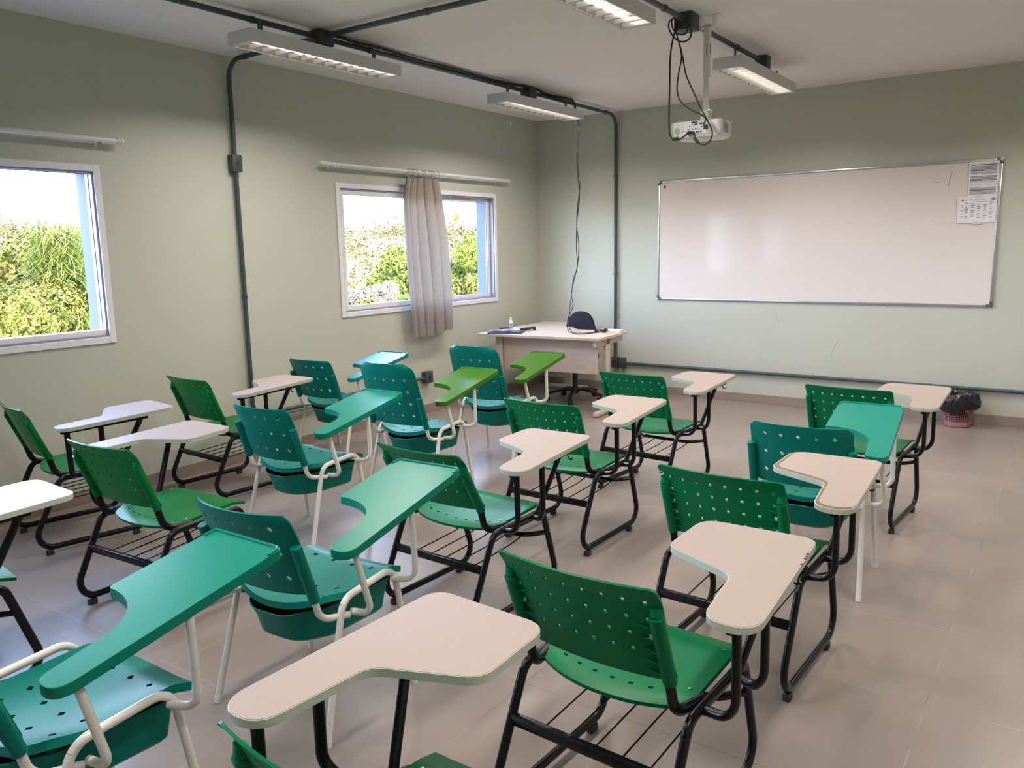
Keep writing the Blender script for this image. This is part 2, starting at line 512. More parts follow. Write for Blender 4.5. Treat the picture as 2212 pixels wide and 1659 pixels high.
# left wall with its openings: one mesh, inner face painted, outer faces exterior paint
bm = bmesh.new()
ops = [(a+0.03, b-0.03) for a, b in WIN]+[(-9.95, -8.0)]
ops.sort()
ys = [YB-0.2]
for a, b in ops: ys += [a, b]
ys.append(0.2)
zs = [-0.2, WZ0+0.03, WZ1-0.03, H+0.2]
for i in range(len(ys)-1):
    for j in range(3):
        if i % 2 == 1 and j == 1: continue
        add_box(bm, -WT, 0, ys[i], ys[i+1], zs[j], zs[j+1])
bmesh.ops.remove_doubles(bm, verts=bm.verts, dist=1e-5)
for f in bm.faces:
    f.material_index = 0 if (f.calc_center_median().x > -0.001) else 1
wl = finish(bm, 'wall_left', [M['wall'], M['exterior']], smooth=False)
struct('wall_left', wl)

def skirting(name, x0, x1, y0, y1):
    bm = bmesh.new(); add_box(bm, x0, x1, y0, y1, 0, 0.083, 0.0015, 1)
    struct(name, finish(bm, name, M['skirt'], smooth=False))
skirting('baseboard_front', 0.009, XR, -0.010, 0.0)
skirting('baseboard_left', 0, 0.010, YB, 0)
skirting('baseboard_right', XR-0.010, XR, YB, 0)
skirting('baseboard_back', 0.009, XR-0.009, YB, YB+0.010)

# windows: casing on the wall face, track frame, two sliding sashes with panes
def ring_frame(bm, y0, y1, z0, z1, w, x0, x1, bevel=0.003):
    add_box(bm, x0, x1, y0, y0+w, z0, z1, bevel, 1)
    add_box(bm, x0, x1, y1-w, y1, z0, z1, bevel, 1)
    add_box(bm, x0, x1, y0+w, y1-w, z0, z0+w, bevel, 1)
    add_box(bm, x0, x1, y0+w, y1-w, z1-w, z1, bevel, 1)
def window(k, y0, y1, z0=WZ0, z1=WZ1, slid=False):
    root = bpy.data.objects.new('window_%d' % k, None); COL.objects.link(root)
    root['kind'] = 'structure'
    root['label'] = {1: 'white aluminium sliding window standing open, cut by the left edge of the photo', 2: 'white aluminium sliding window behind the beige curtain', 3: 'white aluminium window at the back of the left wall'}[k]
    root.location = (0, y0, z0)
    W, Hh = y1-y0, z1-z0
    bm = bmesh.new(); ring_frame(bm, 0, W, 0, Hh, 0.042, 0.0, 0.012, 0.003)
    o = finish(bm, 'window_casing', M['trimw'], root, smooth=False)
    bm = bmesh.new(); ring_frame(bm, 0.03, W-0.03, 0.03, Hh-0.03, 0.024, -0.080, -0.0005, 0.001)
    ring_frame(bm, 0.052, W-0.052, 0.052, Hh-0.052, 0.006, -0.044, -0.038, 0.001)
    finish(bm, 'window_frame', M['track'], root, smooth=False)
    mid = W/2
    if slid:
        box('bottom_track', M['trimw'], -0.078, -0.002, 0.055, W-0.055, 0.054, 0.088, root, 0.003)
    for nm, a, b, xa, xb in (('sash', 0.054, mid+0.03, -0.036, -0.008), ('sash', 0.060 if slid else mid-0.03, mid+0.036 if slid else W-0.054, -0.074, -0.046)):
        bm = bmesh.new(); ring_frame(bm, a, b, 0.054, Hh-0.054, 0.040, xa, xb, 0.002)
        s = finish(bm, nm, M['trimw'], root, smooth=False)
        xm = (xa+xb)/2
        bm = bmesh.new(); add_box(bm, xm-0.002, xm+0.002, a+0.036, b-0.036, 0.09, Hh-0.09)
        finish(bm, 'pane', M['glass'], s, smooth=False)
        bm = bmesh.new(); ring_frame(bm, a+0.039, b-0.039, 0.093, Hh-0.093, 0.003, xm-0.004, xm+0.0045, 0)
        finish(bm, 'gasket', M['gasket'] if xa < -0.05 else M['trimw'], s, smooth=False)
        yl = a+0.018 if xa > -0.05 else b-0.018
        bm = bmesh.new(); add_box(bm, xb, xb+0.004, yl-0.006, yl+0.006, 0.48, 0.60, 0.001, 1)
        add_box(bm, xb+0.004, xb+0.0055, yl-0.003, yl+0.003, 0.575, 0.585, mi=1)
        add_box(bm, xb+0.004, xb+0.0055, yl-0.003, yl+0.003, 0.545, 0.550, mi=1)
        finish(bm, 'sash_latch', [M['trimw'], M['gasket']], s, smooth=False)
    return root
window(2, *WIN[0]); window(1, *WIN[1], slid=True); window(3, -9.98, -7.97)

# ---------------------------------------------------------------- armchairs, black sled frame
def tab_z(x, y): return 0.040*y
TAB_POLY = fillet2d([(0.415, -0.222), (0.283, -0.222), (0.250, 0.036), (0.022, 0.124), (0.024, 0.372), (0.368, 0.388)],
                    [0.060, 0.060, 0.055, 0.055, 0.055, 0.045], 8)

def arm_tablet_white(t, h, broken=False):
    poly = [(x*h, y) for x, y in TAB_POLY]
    def off(px, d):   # inset outline
        n = len(px); out = []
        ar = sum(px[i-1][0]*px[i][1]-px[i][0]*px[i-1][1] for i in range(n))
        sg = 1 if ar > 0 else -1
        for i in range(n):
            a, b, c = Vector(px[i-1]), Vector(px[i]), Vector(px[(i+1) % n])
            e1 = (b-a).normalized(); e2 = (c-b).normalized()
            nn = Vector((-(e1.y+e2.y), e1.x+e2.x)); nn.normalize()
            out.append((b.x+nn.x*d*sg, b.y+nn.y*d*sg))
        return out
    bm = bmesh.new()
    add_prism(bm, poly, 0.674, 0.6925, 0.0012, 0, tab_z, 1)
    tb = finish(bm, 'tablet', M['edge'], t, wn=True)
    if broken:
        bm = bmesh.new(); add_prism(bm, off(poly, 0.0035), 0.6926, 0.6930, 0, 0, tab_z)
        c = finish(bm, 'exposed_chipboard', M['chip'], tb); c['label'] = 'brown bare chipboard where the laminate has slipped'
        p2 = [(x*1.0+0.008*max(0, 0.34-x)/0.30+0.004, y+0.010*(1 if y < 0.35 else 0.3)) for x, y in off(poly, 0.006)]
        bm = bmesh.new(); add_prism(bm, p2, 0.6932, 0.6950, 0.0004, 0, tab_z, 1)
        c = finish(bm, 'laminate_top', M['laminate'], tb)
        c['label'] = 'loose cream laminate sheet slipped sideways'
    else:
        bm = bmesh.new(); add_prism(bm, off(poly, 0.0025), 0.6926, 0.6934, 0.0002, 0, tab_z, 1)
        finish(bm, 'laminate_top', M['laminate'], tb)
    return tb

def chair_sled(label, h=1, green='pgreen', broken=False):
    t = thing('tablet_armchair', label, 'chair', group='school chairs with writing tablets')
    g = M[green]; K = M['black']
    # backrest
    HW, Z0, Z1 = 0.227, 0.503, 0.779
    cols = [-0.187+0.0534*k for k in range(8)]
    rows = [0.588, 0.637, 0.686, 0.735]
    hs = 0.0058
    cu = [c/HW+s*hs/HW for c in cols for s in (-1, 1)]
    cv = [r+s*hs for r in rows for s in (-1, 1)]
    us = grid_lines(-1, 1, cu+[-0.97, -0.94, -0.90, 0.90, 0.94, 0.97], 0.12); vs = grid_lines(Z0, Z1, cv, 0.05)
    ui = lambda v: min(range(len(us)), key=lambda i: abs(us[i]-v)); vi = lambda v: min(range(len(vs)), key=lambda i: abs(vs[i]-v))
    sq = {(ui((c-hs)/HW), vi(r-hs)) for c in cols for r in rows}
    def fb(u, z):
        v = (z-Z0)/(Z1-Z0)
        x = u*(HW-0.004*(1-v))
        y = -0.214-0.107*v-0.030*(1-u*u)-0.010*max(0, v-0.85)/0.15
        e = max(0, abs(u)-0.93)/0.07
        zz = z-0.007*e*e*max(0, v-0.85)/0.15+0.014*e*e*max(0, 0.12-v)/0.12
        return (x, y, zz)
    bm = panel(us, vs, sq, set(), fb, 0.006)
    def back_y(x, z): return fb(max(-1, min(1, x/HW)), z)[1]
    for s in (-1, 1):
        # tube pocket on the rear face
        zA, zB = 0.500, 0.700
        rot = Matrix.Rotation(math.atan2(0.107, 0.276), 3, 'X')
        pts = []
        for z in lin(zA, zB, 5):
            pts.append((s*0.211, back_y(s*0.211, z)-0.012, z))
        add_sweep(bm, pts, 0.019, 0.017, 12, (1, 0, 0))
        add_sweep(bm, [(s*0.211, back_y(s*.211, 0.700)-0.012, 0.700), (s*0.211, back_y(s*.211, 0.722)-0.001, 0.722)], 0.017, 0.012, 12)
        for z in (0.525, 0.560, 0.595, 0.630, 0.665):
            y0 = back_y(s*0.19, z)
            vs3 = [(s*0.150, back_y(s*.150, z)-0.003, z), (s*0.195, y0-0.020, z), (s*0.195, y0+0.002, z)]
            lo = [bm.verts.new((a, b, c-0.0014)) for a, b, c in vs3]; hi = [bm.verts.new((a, b, c+0.0014)) for a, b, c in vs3]
            bm.faces.new(lo); bm.faces.new(hi[::-1])
            for k in range(3): bm.faces.new((lo[k], hi[k], hi[(k+1) % 3], lo[(k+1) % 3]))
    finish(bm, 'backrest', g, t)
    # seat
    SW = 0.229
    cols = [-0.165+0.055*k for k in range(7)]
    cu = [c/SW+s*0.0065/SW for c in cols for s in (-1, 1)]
    us = grid_lines(-1, 1, cu+[-0.82, 0.82], 0.1)
    vh = 0.16
    vs = grid_lines(0, 1, [vh-0.012, vh+0.012], 0.07)
    sq = {(min(range(len(us)), key=lambda i: abs(us[i]-(c-0.0065)/SW)), min(range(len(vs)), key=lambda i: abs(vs[i]-(vh-0.012)))) for c in cols}
    def fs(u, v):
        yr = -0.150-0.062*(1-abs(u)**2.2)
        yf = 0.205+0.012*(1-u*u)
        y = yr+(yf-yr)*v
        z = 0.408+0.020*v-0.016*max(0, v-0.82)/0.18*1.2 - 0.014*(1-u*u)*(1-abs(2*v-1)*0.6)
        if v < 0.08: z -= 0.006*(0.08-v)/0.08
        if abs(u) > 0.84: z += 0.0015
        return (u*SW, y, z+0.004)
    bm = panel(us, vs, sq, set(), fs, 0.012)
    st = finish(bm, 'seat', g, t)
    for s in (-1, 1):
        for yy in (-0.09, 0.13):
            bm = bmesh.new(); add_lathe(bm, [(0.0045, 0.0), (0.0045, 0.0015), (0.002, 0.0025)], s*0.200, yy, 10)
            o = finish(bm, 'screw', M['screw'], st); o.location = (0, 0, fs(s*0.92, (yy+0.15)/0.36)[2]+0.0002)
    # frame: one closed loop per side
    for s in (-1, 1):
        x = s*0.249
        def cut(pts, a, b): return [(x, y, z) for y, z in pts[a:b]]
        path = fillet([(0, 0.0, 0.398), (0, -0.200, 0.396), (0, -0.376, 0.038), (0, 0.268, 0.038), (0, 0.152, 0.402), (0, 0.0, 0.398)],
                      [0, 0.055, 0.075, 0.075, 0.05, 0], 8)
        pts = [(p.y, p.z) for p in path]
        # indices: 0 | 9 bend | 9 bend | 9 bend | 9 bend | last
        a1, a2, a3, a4 = 9, 18, 27, 36
        bm = bmesh.new(); add_sweep(bm, cut(pts, a1, a2+1), 0.0125, 0.0155, 12); finish(bm, 'leg', K, t, 50)
        bm = bmesh.new(); add_sweep(bm, cut(pts, a2, 20), 0.0125, 0.0155, 12); bm.free()
        bm = bmesh.new(); add_sweep(bm, cut(pts, a2, a3-7), 0.0125, 0.0155, 12); rn = finish(bm, 'runner', K, t, 50)
        bm = bmesh.new(); add_sweep(bm, cut(pts, a3-8, a4-7), 0.0125, 0.0155, 12); finish(bm, 'leg', K, t, 50)
        rail = cut(pts, a4-8, len(pts))+cut(pts, 1, a1+1)
        bm = bmesh.new(); add_sweep(bm, rail, 0.0125, 0.0155, 12); finish(bm, 'seat_rail', K, t, 50)
        for yy in (-0.285, 0.155):
            bm = bmesh.new(); add_box(bm, x-0.013, x+0.013, yy-0.018, yy+0.018, 0.0, 0.027, 0.004, 2)
            finish(bm, 'foot_pad', M['rubber'], rn)
        up = fillet([(s*0.211, back_y(s*.211, 0.53)-0.010, 0.53), (s*0.212, -0.205, 0.405), (s*0.236, -0.090, 0.400)], [0, 0.06, 0], 8)
        tube('back_upright', K, up, 0.0125, t, 0.0155, 12)
    # rear crossbar (flat box tube), front crossbar bowed to the rear
    bm = bmesh.new(); add_box(bm, -0.244, 0.244, -0.278, -0.256, 0.246, 0.277, 0.004, 2)
    finish(bm, 'rear_crossbar', K, t)
    fr = fillet([(-0.245, 0.182, 0.292), (-0.18, 0.10, 0.288), (0.18, 0.10, 0.288), (0.245, 0.182, 0.292)], [0, 0.09, 0.09, 0], 8)
    bm = bmesh.new(); add_sweep(bm, fr, 0.0105, 0.0140, 10, (0, 0, 1))
    finish(bm, 'front_crossbar', K, t, 50)
    for k in range(5):
        xx = -0.16+0.08*k
        tube('rack_wire', K, [(xx, -0.275, 0.246), (xx, 0.02, 0.262), (xx, 0.115, 0.276)], 0.0028, t, n=6)
    # tablet carrier
    zt = 0.660
    bm = bmesh.new(); add_box(bm, h*0.350-0.014, h*0.350+0.014, -0.200, 0.235, zt-0.004, zt+0.013, 0.002, 1)
    bmesh.ops.rotate(bm, verts=bm.verts, cent=(0, 0, zt), matrix=Matrix.Rotation(0.04, 3, 'X'))
    finish(bm, 'tablet_bracket', K, t)
    p1 = fillet([(h*0.352, -0.172, zt), (h*0.354, -0.168, 0.420), (h*0.248, -0.125, 0.392)], [0, 0.085, 0], 10)
    tube('tablet_post', K, p1, 0.0110, t, 0.0145, 12, (h, 0, 0))
    p2 = fillet([(h*0.362, -0.010, zt), (h*0.364, -0.008, 0.425), (h*0.250, 0.075, 0.395)], [0, 0.080, 0], 10)
    tube('tablet_post', K, p2, 0.0110, t, 0.0145, 12, (h, 0, 0))
    tube('tablet_brace', K, [(h*0.305, 0.215, zt), (h*0.258, 0.095, 0.402)], 0.0110, t, 0.0150, 12, (h, 0, 0))
    hk = fillet([(h*0.358, 0.190, zt), (h*0.368, 0.190, 0.643), (h*0.380, 0.190, 0.645), (h*0.383, 0.190, 0.652)], [0, 0.01, 0.008, 0], 4)
    tube('bag_hook', K, hk, 0.003, t, n=8, side=(0, 1, 0))
    arm_tablet_white(t, h, broken)
    return t

# ---------------------------------------------------------------- armchairs, white four-legged frame
def arm_tablet_tray(t, m):
    ctl = [(0.020, 0.108), (0.195, 0.112), (0.236, -0.018)]
    def bz(s): return tuple((1-s)**2*ctl[0][k]+2*s*(1-s)*ctl[1][k]+s*s*ctl[2][k] for k in (0, 1))
    curve = [bz(k/12) for k in range(13)]
    main = [(0.316, 0.442), (0.336, -0.190), (0.243, -0.188)]
    pts = [(0.018, 0.440)]+main+curve[::-1]
    # rounded corners: front two, rear two
    rs = [0.018, 0.022, 0.038, 0.032]+[0]*12+[0.010]
    poly = fillet2d(pts, rs, 6)
    if False: poly = poly[::-1]
    zf = lambda x, y: 0.180*y
    bm = bmesh.new()
    add_prism(bm, poly, 0.642, 0.6700, 0.003, 0, zf, 2)
    tb = finish(bm, 'tablet', m, t, 60, wn=True)
    lip = fillet([(0.024, 0.395, 0), (0.027, 0.4345, 0), (0.306, 0.4355, 0), (0.313, 0.395, 0)], [0, 0.014, 0.014, 0], 5)
    lip = [(p.x, p.y, 0.6715+zf(p.x, p.y)) for p in lip]
    bm = bmesh.new(); add_sweep(bm, lip, 0.0045, 0.0045, 8, (0, 0, 1))
    finish(bm, 'pencil_lip', m, tb)
    return tb

def chair_legs(label, tall=False, plastic='teal', tabm='tabgreen'):
    t = thing('tablet_armchair', label, 'chair', group='school chairs with writing tablets')
    g = M[plastic]; K = M['whitetube']
    HW, Z0 = 0.222, 0.484
    Z1 = 0.878 if tall else 0.772
    cols = [-0.150, -0.075, 0.0, 0.075, 0.150]
    rows = [0.548, 0.625, 0.702, 0.775] if tall else [0.545, 0.635, 0.722]
    hs = 0.0125
    cu = sorted({round(v, 6) for c in cols for v in ((c-hs)/HW, c/HW, (c+hs)/HW)})
    cv = [v for r in rows for v in (r-hs, r, r+hs)]
    us = grid_lines(-1, 1, cu, 0.1); vs = grid_lines(Z0, Z1, cv, 0.028)
    ui = lambda v: min(range(len(us)), key=lambda i: abs(us[i]-v)); vi = lambda v: min(range(len(vs)), key=lambda i: abs(vs[i]-v))
    dm = {(ui(c/HW), vi(r)) for c in cols for r in rows}
    def fb(u, z):
        v = (z-Z0)/(0.772-Z0)
        hw = HW-0.006*v
        rc = 0.075 if tall else 0.030
        d = z-(Z1-rc)
        if d > 0: hw -= rc*(1-math.sqrt(max(0, 1-(d/rc)**2)))*(0.9 if tall else 0.7)
        d2 = (Z0+0.02)-z
        if d2 > 0: hw -= 0.02*(1-math.sqrt(max(0, 1-(d2/0.02)**2)))
        x = u*hw
        y = -0.212-0.092*v-0.050*(1-abs(u)**2.4)-(0.010*max(0, v-0.7)/0.3 if not tall else 0)
        return (x, y, z)
    bm = panel(us, vs, set(), dm, fb, 0.0065, 0.85)
    for s in (-1, 1):
        pts = [(s*0.214, fb(s*0.96, z)[1]-0.010, z) for z in lin(0.470, 0.668, 5)]
        add_sweep(bm, pts, 0.019, 0.018, 12, (1, 0, 0))
    finish(bm, 'backrest', g, t)
    # seat
    SW = 0.207
    cols = [-0.135, -0.045, 0.045, 0.135]
    cu = sorted({round(v, 6) for c in cols for v in ((c-0.0115)/SW, c/SW, (c+0.0115)/SW)})
    us = grid_lines(-1, 1, cu, 0.1)
    rws = [0.20, 0.38, 0.80]
    vs = grid_lines(0, 1, [v for r in rws for v in (r-0.028, r, r+0.028)], 0.06)
    ui = lambda v: min(range(len(us)), key=lambda i: abs(us[i]-v)); vi = lambda v: min(range(len(vs)), key=lambda i: abs(vs[i]-v))
    dm = {(ui(c/SW), vi(r)) for c in cols for r in rws}
    def fs(u, v):
        yr = -0.135-0.085*math.sqrt(max(0, 1-0.92*u*u))
        yf = 0.215-0.01*u*u
        y = yr+(yf-yr)*v
        z = 0.425+0.014*v+0.014*abs(u)**3+0.020*max(0, 0.25-v)/0.25*abs(u)**1.5-0.012*math.sin(PI*min(1, v*1.1))*(1-u*u)-0.020*max(0, v-0.85)/0.15
        return (u*SW*(1-0.05*max(0, 0.2-v)/0.2), y, z)
    bm = panel(us, vs, set(), dm, fs, 0.022, 0.88)
    finish(bm, 'seat', g, t)
    # basket hanging under the seat
    bm = bmesh.new()
    def outline(w, yr, yf, r):
        p = fillet2d([(w, yf), (-w, yf), (-w*0.93, yr+0.10), (-w*0.55, yr), (w*0.55, yr), (w*0.93, yr+0.10)], [0.02, 0.02, 0.05, 0.10, 0.10, 0.05], 5)
        return p
    lv = [(0.152, -0.180, 0.150, 0.276), (0.164, -0.196, 0.158, 0.288), (0.172, -0.212, 0.168, 0.350), (0.184, -0.232, 0.175, 0.400)]
    rings = []
    for w, yr, yf, z in lv:
        o = outline(w, yr, yf, 0.05)
        rings.append([bm.verts.new((x, y, z-(0.018*max(0, 1-((x)/0.13)**2)*(1 if y < -0.12 else 0) if z > 0.39 else 0))) for x, y in o])
    n = len(rings[0])
    bm.faces.new(rings[0][::-1])
    for a, b in zip(rings, rings[1:]):
        for k in range(n): bm.faces.new((a[k], a[(k+1) % n], b[(k+1) % n], b[k]))
    bmesh.ops.recalc_face_normals(bm, faces=bm.faces)
    bmesh.ops.solidify(bm, geom=list(bm.faces), thickness=0.004)
    for k in range(9):
        xx = -0.12+0.03*k
        add_box(bm, xx-0.0025, xx+0.0025, -0.150, 0.13, 0.296, 0.300)
    finish(bm, 'book_basket', g, t)
    for s in (-1, 1):
        side = [(s*0.262, -0.250, 0.008), (s*0.240, -0.128, 0.443), (s*0.238, 0.128, 0.462), (s*0.256, 0.195, 0.008)]
        path = fillet(side, [0, 0.065, 0.060, 0], 9)
        i1, i2 = 5, len(path)-6
        bm = bmesh.new(); add_sweep(bm, path[:2]+path[2:i1], 0.0118, 0.0118, 12); finish(bm, 'leg', K, t, 50)
        bm = bmesh.new(); add_sweep(bm, path[i1-1:i2+1], 0.0118, 0.0118, 12); finish(bm, 'seat_rail', K, t, 50)
        bm = bmesh.new(); add_sweep(bm, path[i2:], 0.0118, 0.0118, 12); finish(bm, 'leg', K, t, 50)
        for q, qn in ((side[0], side[1]), (side[3], side[2])):
            bm = bmesh.new(); a = Vector(q); d = (Vector(qn)-a).normalized()
            add_sweep(bm, [a-Vector((0, 0, 0.008)), a+d*0.014], 0.0133, 0.0133, 12)
            finish(bm, 'foot_cap', M['whiteplastic'], t, 50)
        up = fillet([(s*0.214, fb(0.96, 0.50)[1]-0.008, 0.50), (s*0.214, -0.205, 0.398), (s*0.244, -0.105, 0.384)], [0, 0.055, 0], 8)
        tube('back_upright', K, up, 0.0112, t, n=12)
    # arm tubes
    zf = lambda y: 0.645+0.18*y
    p = fillet([(0.300, -0.128, zf(-0.128)), (0.326, -0.085, 0.398), (0.246, -0.095, 0.392)], [0, 0.040, 0], 9)
    tube('tablet_post', K, p, 0.0112, t, n=12, side=(0, 1, 0))
    p = fillet([(0.312, 0.150, zf(0.150)), (0.318, 0.150, 0.425), (0.240, 0.115, 0.425)], [0, 0.048, 0], 9)
    tube('tablet_post', K, p, 0.0112, t, n=12, side=(0, 1, 0))
    arm_tablet_tray(t, M[tabm])
    return t

def recolour(root, part, m, sub=()):
    for c in list(root.children):
        if c.name.split('.')[0] == part or c.name.split('.')[0] in sub:
            c.data = c.data.copy(); c.data.materials.clear(); c.data.materials.append(m)
            for d in c.children:
                if d.name.split('.')[0] == 'pencil_lip':
                    d.data = d.data.copy(); d.data.materials.clear(); d.data.materials.append(m)

def place(o, x, y, deg, label=None):
    o.location = (x, y, 0); o.rotation_euler = (0, 0, math.radians(deg))
    if label: o['label'] = label
    return o

GRP_A = 'school chairs with writing tablets'
protoA = chair_sled('green armchair with black sled frame and cream tablet, lowest at the right of the bottom edge')
A_spots = [
    (4.134, -5.860, -2.3, 'nearest right-handed green black-framed chair, cream tablet right of its big backrest', 'A'),
    (4.112, -2.941, -3.9, 'green black-framed chair whose cream tablet stands just left of the waste basket', 'A'),
    (2.885, -3.056, -4.3, 'green black-framed chair nearest the desk, cream tablet before the low wall conduit', 'A'),
    (2.882, -4.092, -1.3, 'green black-framed chair in the middle column, directly behind the one nearest the desk', 'A'),
    (2.948, -5.058, -1.9, 'green black-framed chair with leaning backrest and cracked seat, behind the glossy green tray tablet', 'A'),
    (0.544, -5.554, -10.3, 'green black-framed chair at the far left edge below the left window', 'A2'),
    (0.502, -4.515, -2.6, 'green black-framed chair against the window wall beside the vertical conduit', 'A2'),
    (1.778, -6.751, -5.8, 'black-framed chair cut by the left edge, only pale tablet corner and front leg visible', 'A2'),
]
PA2 = None
chairs = {}
for i, (x, y, d, lab, kind) in enumerate(A_spots):
    o = protoA if i == 0 else copy_tree(protoA)
    if kind == 'A2':
        recolour(o, 'backrest', M['pgreen2']); recolour(o, 'seat', M['pgreen2'])
    place(o, x, y, d, lab); chairs[i] = o
# the worn chair's backrest leans back, its seat is cracked
for c in chairs[4].children:
    if c.name.split('.')[0] == 'backrest':
        piv = Vector((0, -0.225, 0.50)); a = math.radians(8)
        Rm = Matrix.Rotation(a, 3, 'X')
        c.rotation_euler = (a, 0, 0); c.location = piv-Rm@piv
    if c.name.split('.')[0] == 'seat':
        tube('crack', M['rubber'], [(0.02, -0.203, 0.3995), (0.03, -0.175, 0.401), (0.075, -0.168, 0.402), (0.10, -0.172, 0.403)], 0.0016, c, n=6)
wc = place(chair_sled('green black-framed chair with a cream tablet whose laminate has slipped, showing brown chipboard', 1, 'pgreen', True), 4.122, -4.876, -2.1)
for c in list(wc.children):
    if c.name.split('.')[0] == 'backrest':
        bm = bmesh.new()
        for k in range(9):
            a = k*0.7; pts = [(-0.214+0.011*math.cos(a+q)*(0.5+0.06*k), -0.3285-0.0006*k, 0.744+0.007*math.sin(a+q)*(0.5+0.06*k)) for q in lin(0, 4.5, 10)]
            add_sweep(bm, pts, 0.0006, 0.0006, 5, (0, 1, 0))
        k = finish(bm, 'worn_patch', M['edge'], c); k['label'] = 'small whitish rubbed patch'
for c in list(chairs[0].children):
    if c.name.split('.')[0] == 'tablet':
        bm = bmesh.new()
        for (x, y, w) in ((0.3755, 0.268, 0.008), (0.3775, 0.250, 0.003), (0.3790, 0.236, 0.006), (0.3830, 0.195, 0.004)):
            add_box(bm, x-0.004, x+0.0012, y-w, y+w, 0.6915+0.04*y, 0.6937+0.04*y)
        k = finish(bm, 'chipped_edge', M['ink'], c, smooth=False); k['label'] = 'small dark chips in the edge'
lh = place(chair_sled('left-handed green black-framed chair on the left, its tablet reaching left of the backrest', -1, 'pgreen2'), 1.767, -5.778, 3.4)
lh2 = copy_tree(lh); recolour(lh2, 'backrest', M['pgreen']); recolour(lh2, 'seat', M['pgreen'])
place(lh2, 4.179, -6.733, -0.5, 'left-handed green chair with the largest cream tablet, cut by the bottom edge')

B_spots = [
    (3.028, -6.874, 0.1, 'teal white-legged chair in the bottom left corner under the largest green tray tablet', 'short'),
    (2.963, -5.996, 3.4, 'teal white-legged chair with basket whose green tray tablet has a warm glossy streak', 'short'),
    (1.667, -4.900, 1.1, 'teal white-legged chair with basket in the left half, green tablet before the lime tablet', 'short'),
    (0.484, -3.542, 1.4, 'teal white-legged chair by the window wall with a bluish shining tray tablet', 'short'),
    (4.114, -3.981, 2.2, 'teal white-legged chair with seafoam tray tablet, only one in the right column', 'short'),
    (1.644, -3.936, 2.7, 'teal white-legged chair with tall rounded backrest and lime tablet, nearer of the two lime ones', 'tall'),
    (1.592, -3.003, 1.7, 'teal white-legged chair with tall backrest and lime tablet right in front of the desk', 'tall'),
]
protoB = chair_legs('x'); protoT = chair_legs('x', True, 'teal', 'lime')
first = {'short': protoB, 'tall': protoT}; seen = set()
for i, (x, y, d, lab, kind) in enumerate(B_spots):
    o = first[kind] if kind not in seen else copy_tree(first[kind]); seen.add(kind)
    place(o, x, y, d, lab)
    if i == 3: recolour(o, 'tablet', M['tabteal'])
    if i == 4: recolour(o, 'tablet', M['seafoam'])
    if kind == 'tall': recolour(o, 'x', M['teal'])

# ---------------------------------------------------------------- ceiling lights
def ceiling_light(label, x, y0, y1):
    L = y1-y0
    zb = 2.718
    t = thing('ceiling_light', label, 'light', (x, y0, zb), 0, 'louvred fluorescent ceiling lights')
    W, Hh = 0.100, 0.072
    bm = bmesh.new()
    add_box(bm, -W, W, 0, L, Hh-0.002, Hh)
    add_box(bm, -W, -W+0.002, 0, L, 0, Hh); add_box(bm, W-0.002, W, 0, L, 0, Hh)
    add_box(bm, -W, W, 0, 0.002, 0, Hh); add_box(bm, -W, W, L-0.002, L, 0, Hh)
    add_box(bm, -W, -W+0.012, 0, L, 0, 0.0015); add_box(bm, W-0.012, W, 0, L, 0, 0.0015)
    add_box(bm, -W, W, 0, 0.03, 0, 0.0015); add_box(bm, -W, W, L-0.03, L, 0, 0.0015)
    finish(bm, 'housing', M['fixture'], t, smooth=False)
    bm = bmesh.new()
    prof = [(-0.090, 0.003), (-0.086, 0.020), (-0.074, 0.045), (-0.050, 0.064), (0.0, 0.058), (0.050, 0.064), (0.074, 0.045), (0.086, 0.020), (0.090, 0.003)]
    a = [bm.verts.new((px, 0.03, pz)) for px, pz in prof]; b = [bm.verts.new((px, L-0.03, pz)) for px, pz in prof]
    for k in range(len(prof)-1): bm.faces.new((a[k], a[k+1], b[k+1], b[k]))
    bmesh.ops.solidify(bm, geom=list(bm.faces), thickness=0.0008)
    finish(bm, 'reflector', M['reflector'], t, 60)
    n = 13
    for k in range(n):
        bm = bmesh.new()
        yy = 0.03+(L-0.06)*k/(n-1)
        pr = [(-0.086, 0.003), (0.086, 0.003), (0.086, 0.028), (0.03, 0.024), (-0.03, 0.024), (-0.086, 0.028)]
        lo = [bm.verts.new((px, yy-0.0012, pz)) for px, pz in pr]; hi = [bm.verts.new((px, yy+0.0012, pz)) for px, pz in pr]
        bm.faces.new(lo); bm.faces.new(hi[::-1])
        for q in range(6): bm.faces.new((lo[q], hi[q], hi[(q+1) % 6], lo[(q+1) % 6]))
        finish(bm, 'louvre_fin', M['louvre'], t, smooth=False)
    for s in (-1, 1):
        bm = bmesh.new(); add_cyl(bm, (s*0.046, 0.05, 0.047), (s*0.046, L-0.05, 0.047), 0.0125, 8)
        finish(bm, 'fluorescent_tube', M['lamp'], t, 60)
    # the louvre throws the light down in a limited cone
    ld = bpy.data.lights.new('lamp_light', 'AREA'); ld.shape = 'RECTANGLE'
    ld.size = 0.16; ld.size_y = L-0.10; ld.energy = LAMP_WATTS; ld.color = LAMP_COLOUR; ld.spread = math.radians(156)
    lo_ = bpy.data.objects.new('lamp_light', ld); COL.objects.link(lo_); lo_.parent = t; lo_.location = (0, L/2, 0.0)
    for yy in (0.155, L-0.155):
        bm = bmesh.new()
        add_box(bm, -0.004, -0.001, yy-0.018, yy+0.018, Hh, 0.150)
        add_box(bm, -0.004, 0.020, yy+0.018, yy+0.045, Hh, Hh+0.006)
        finish(bm, 'hanger', M['conduit'], t, smooth=False)
    return t
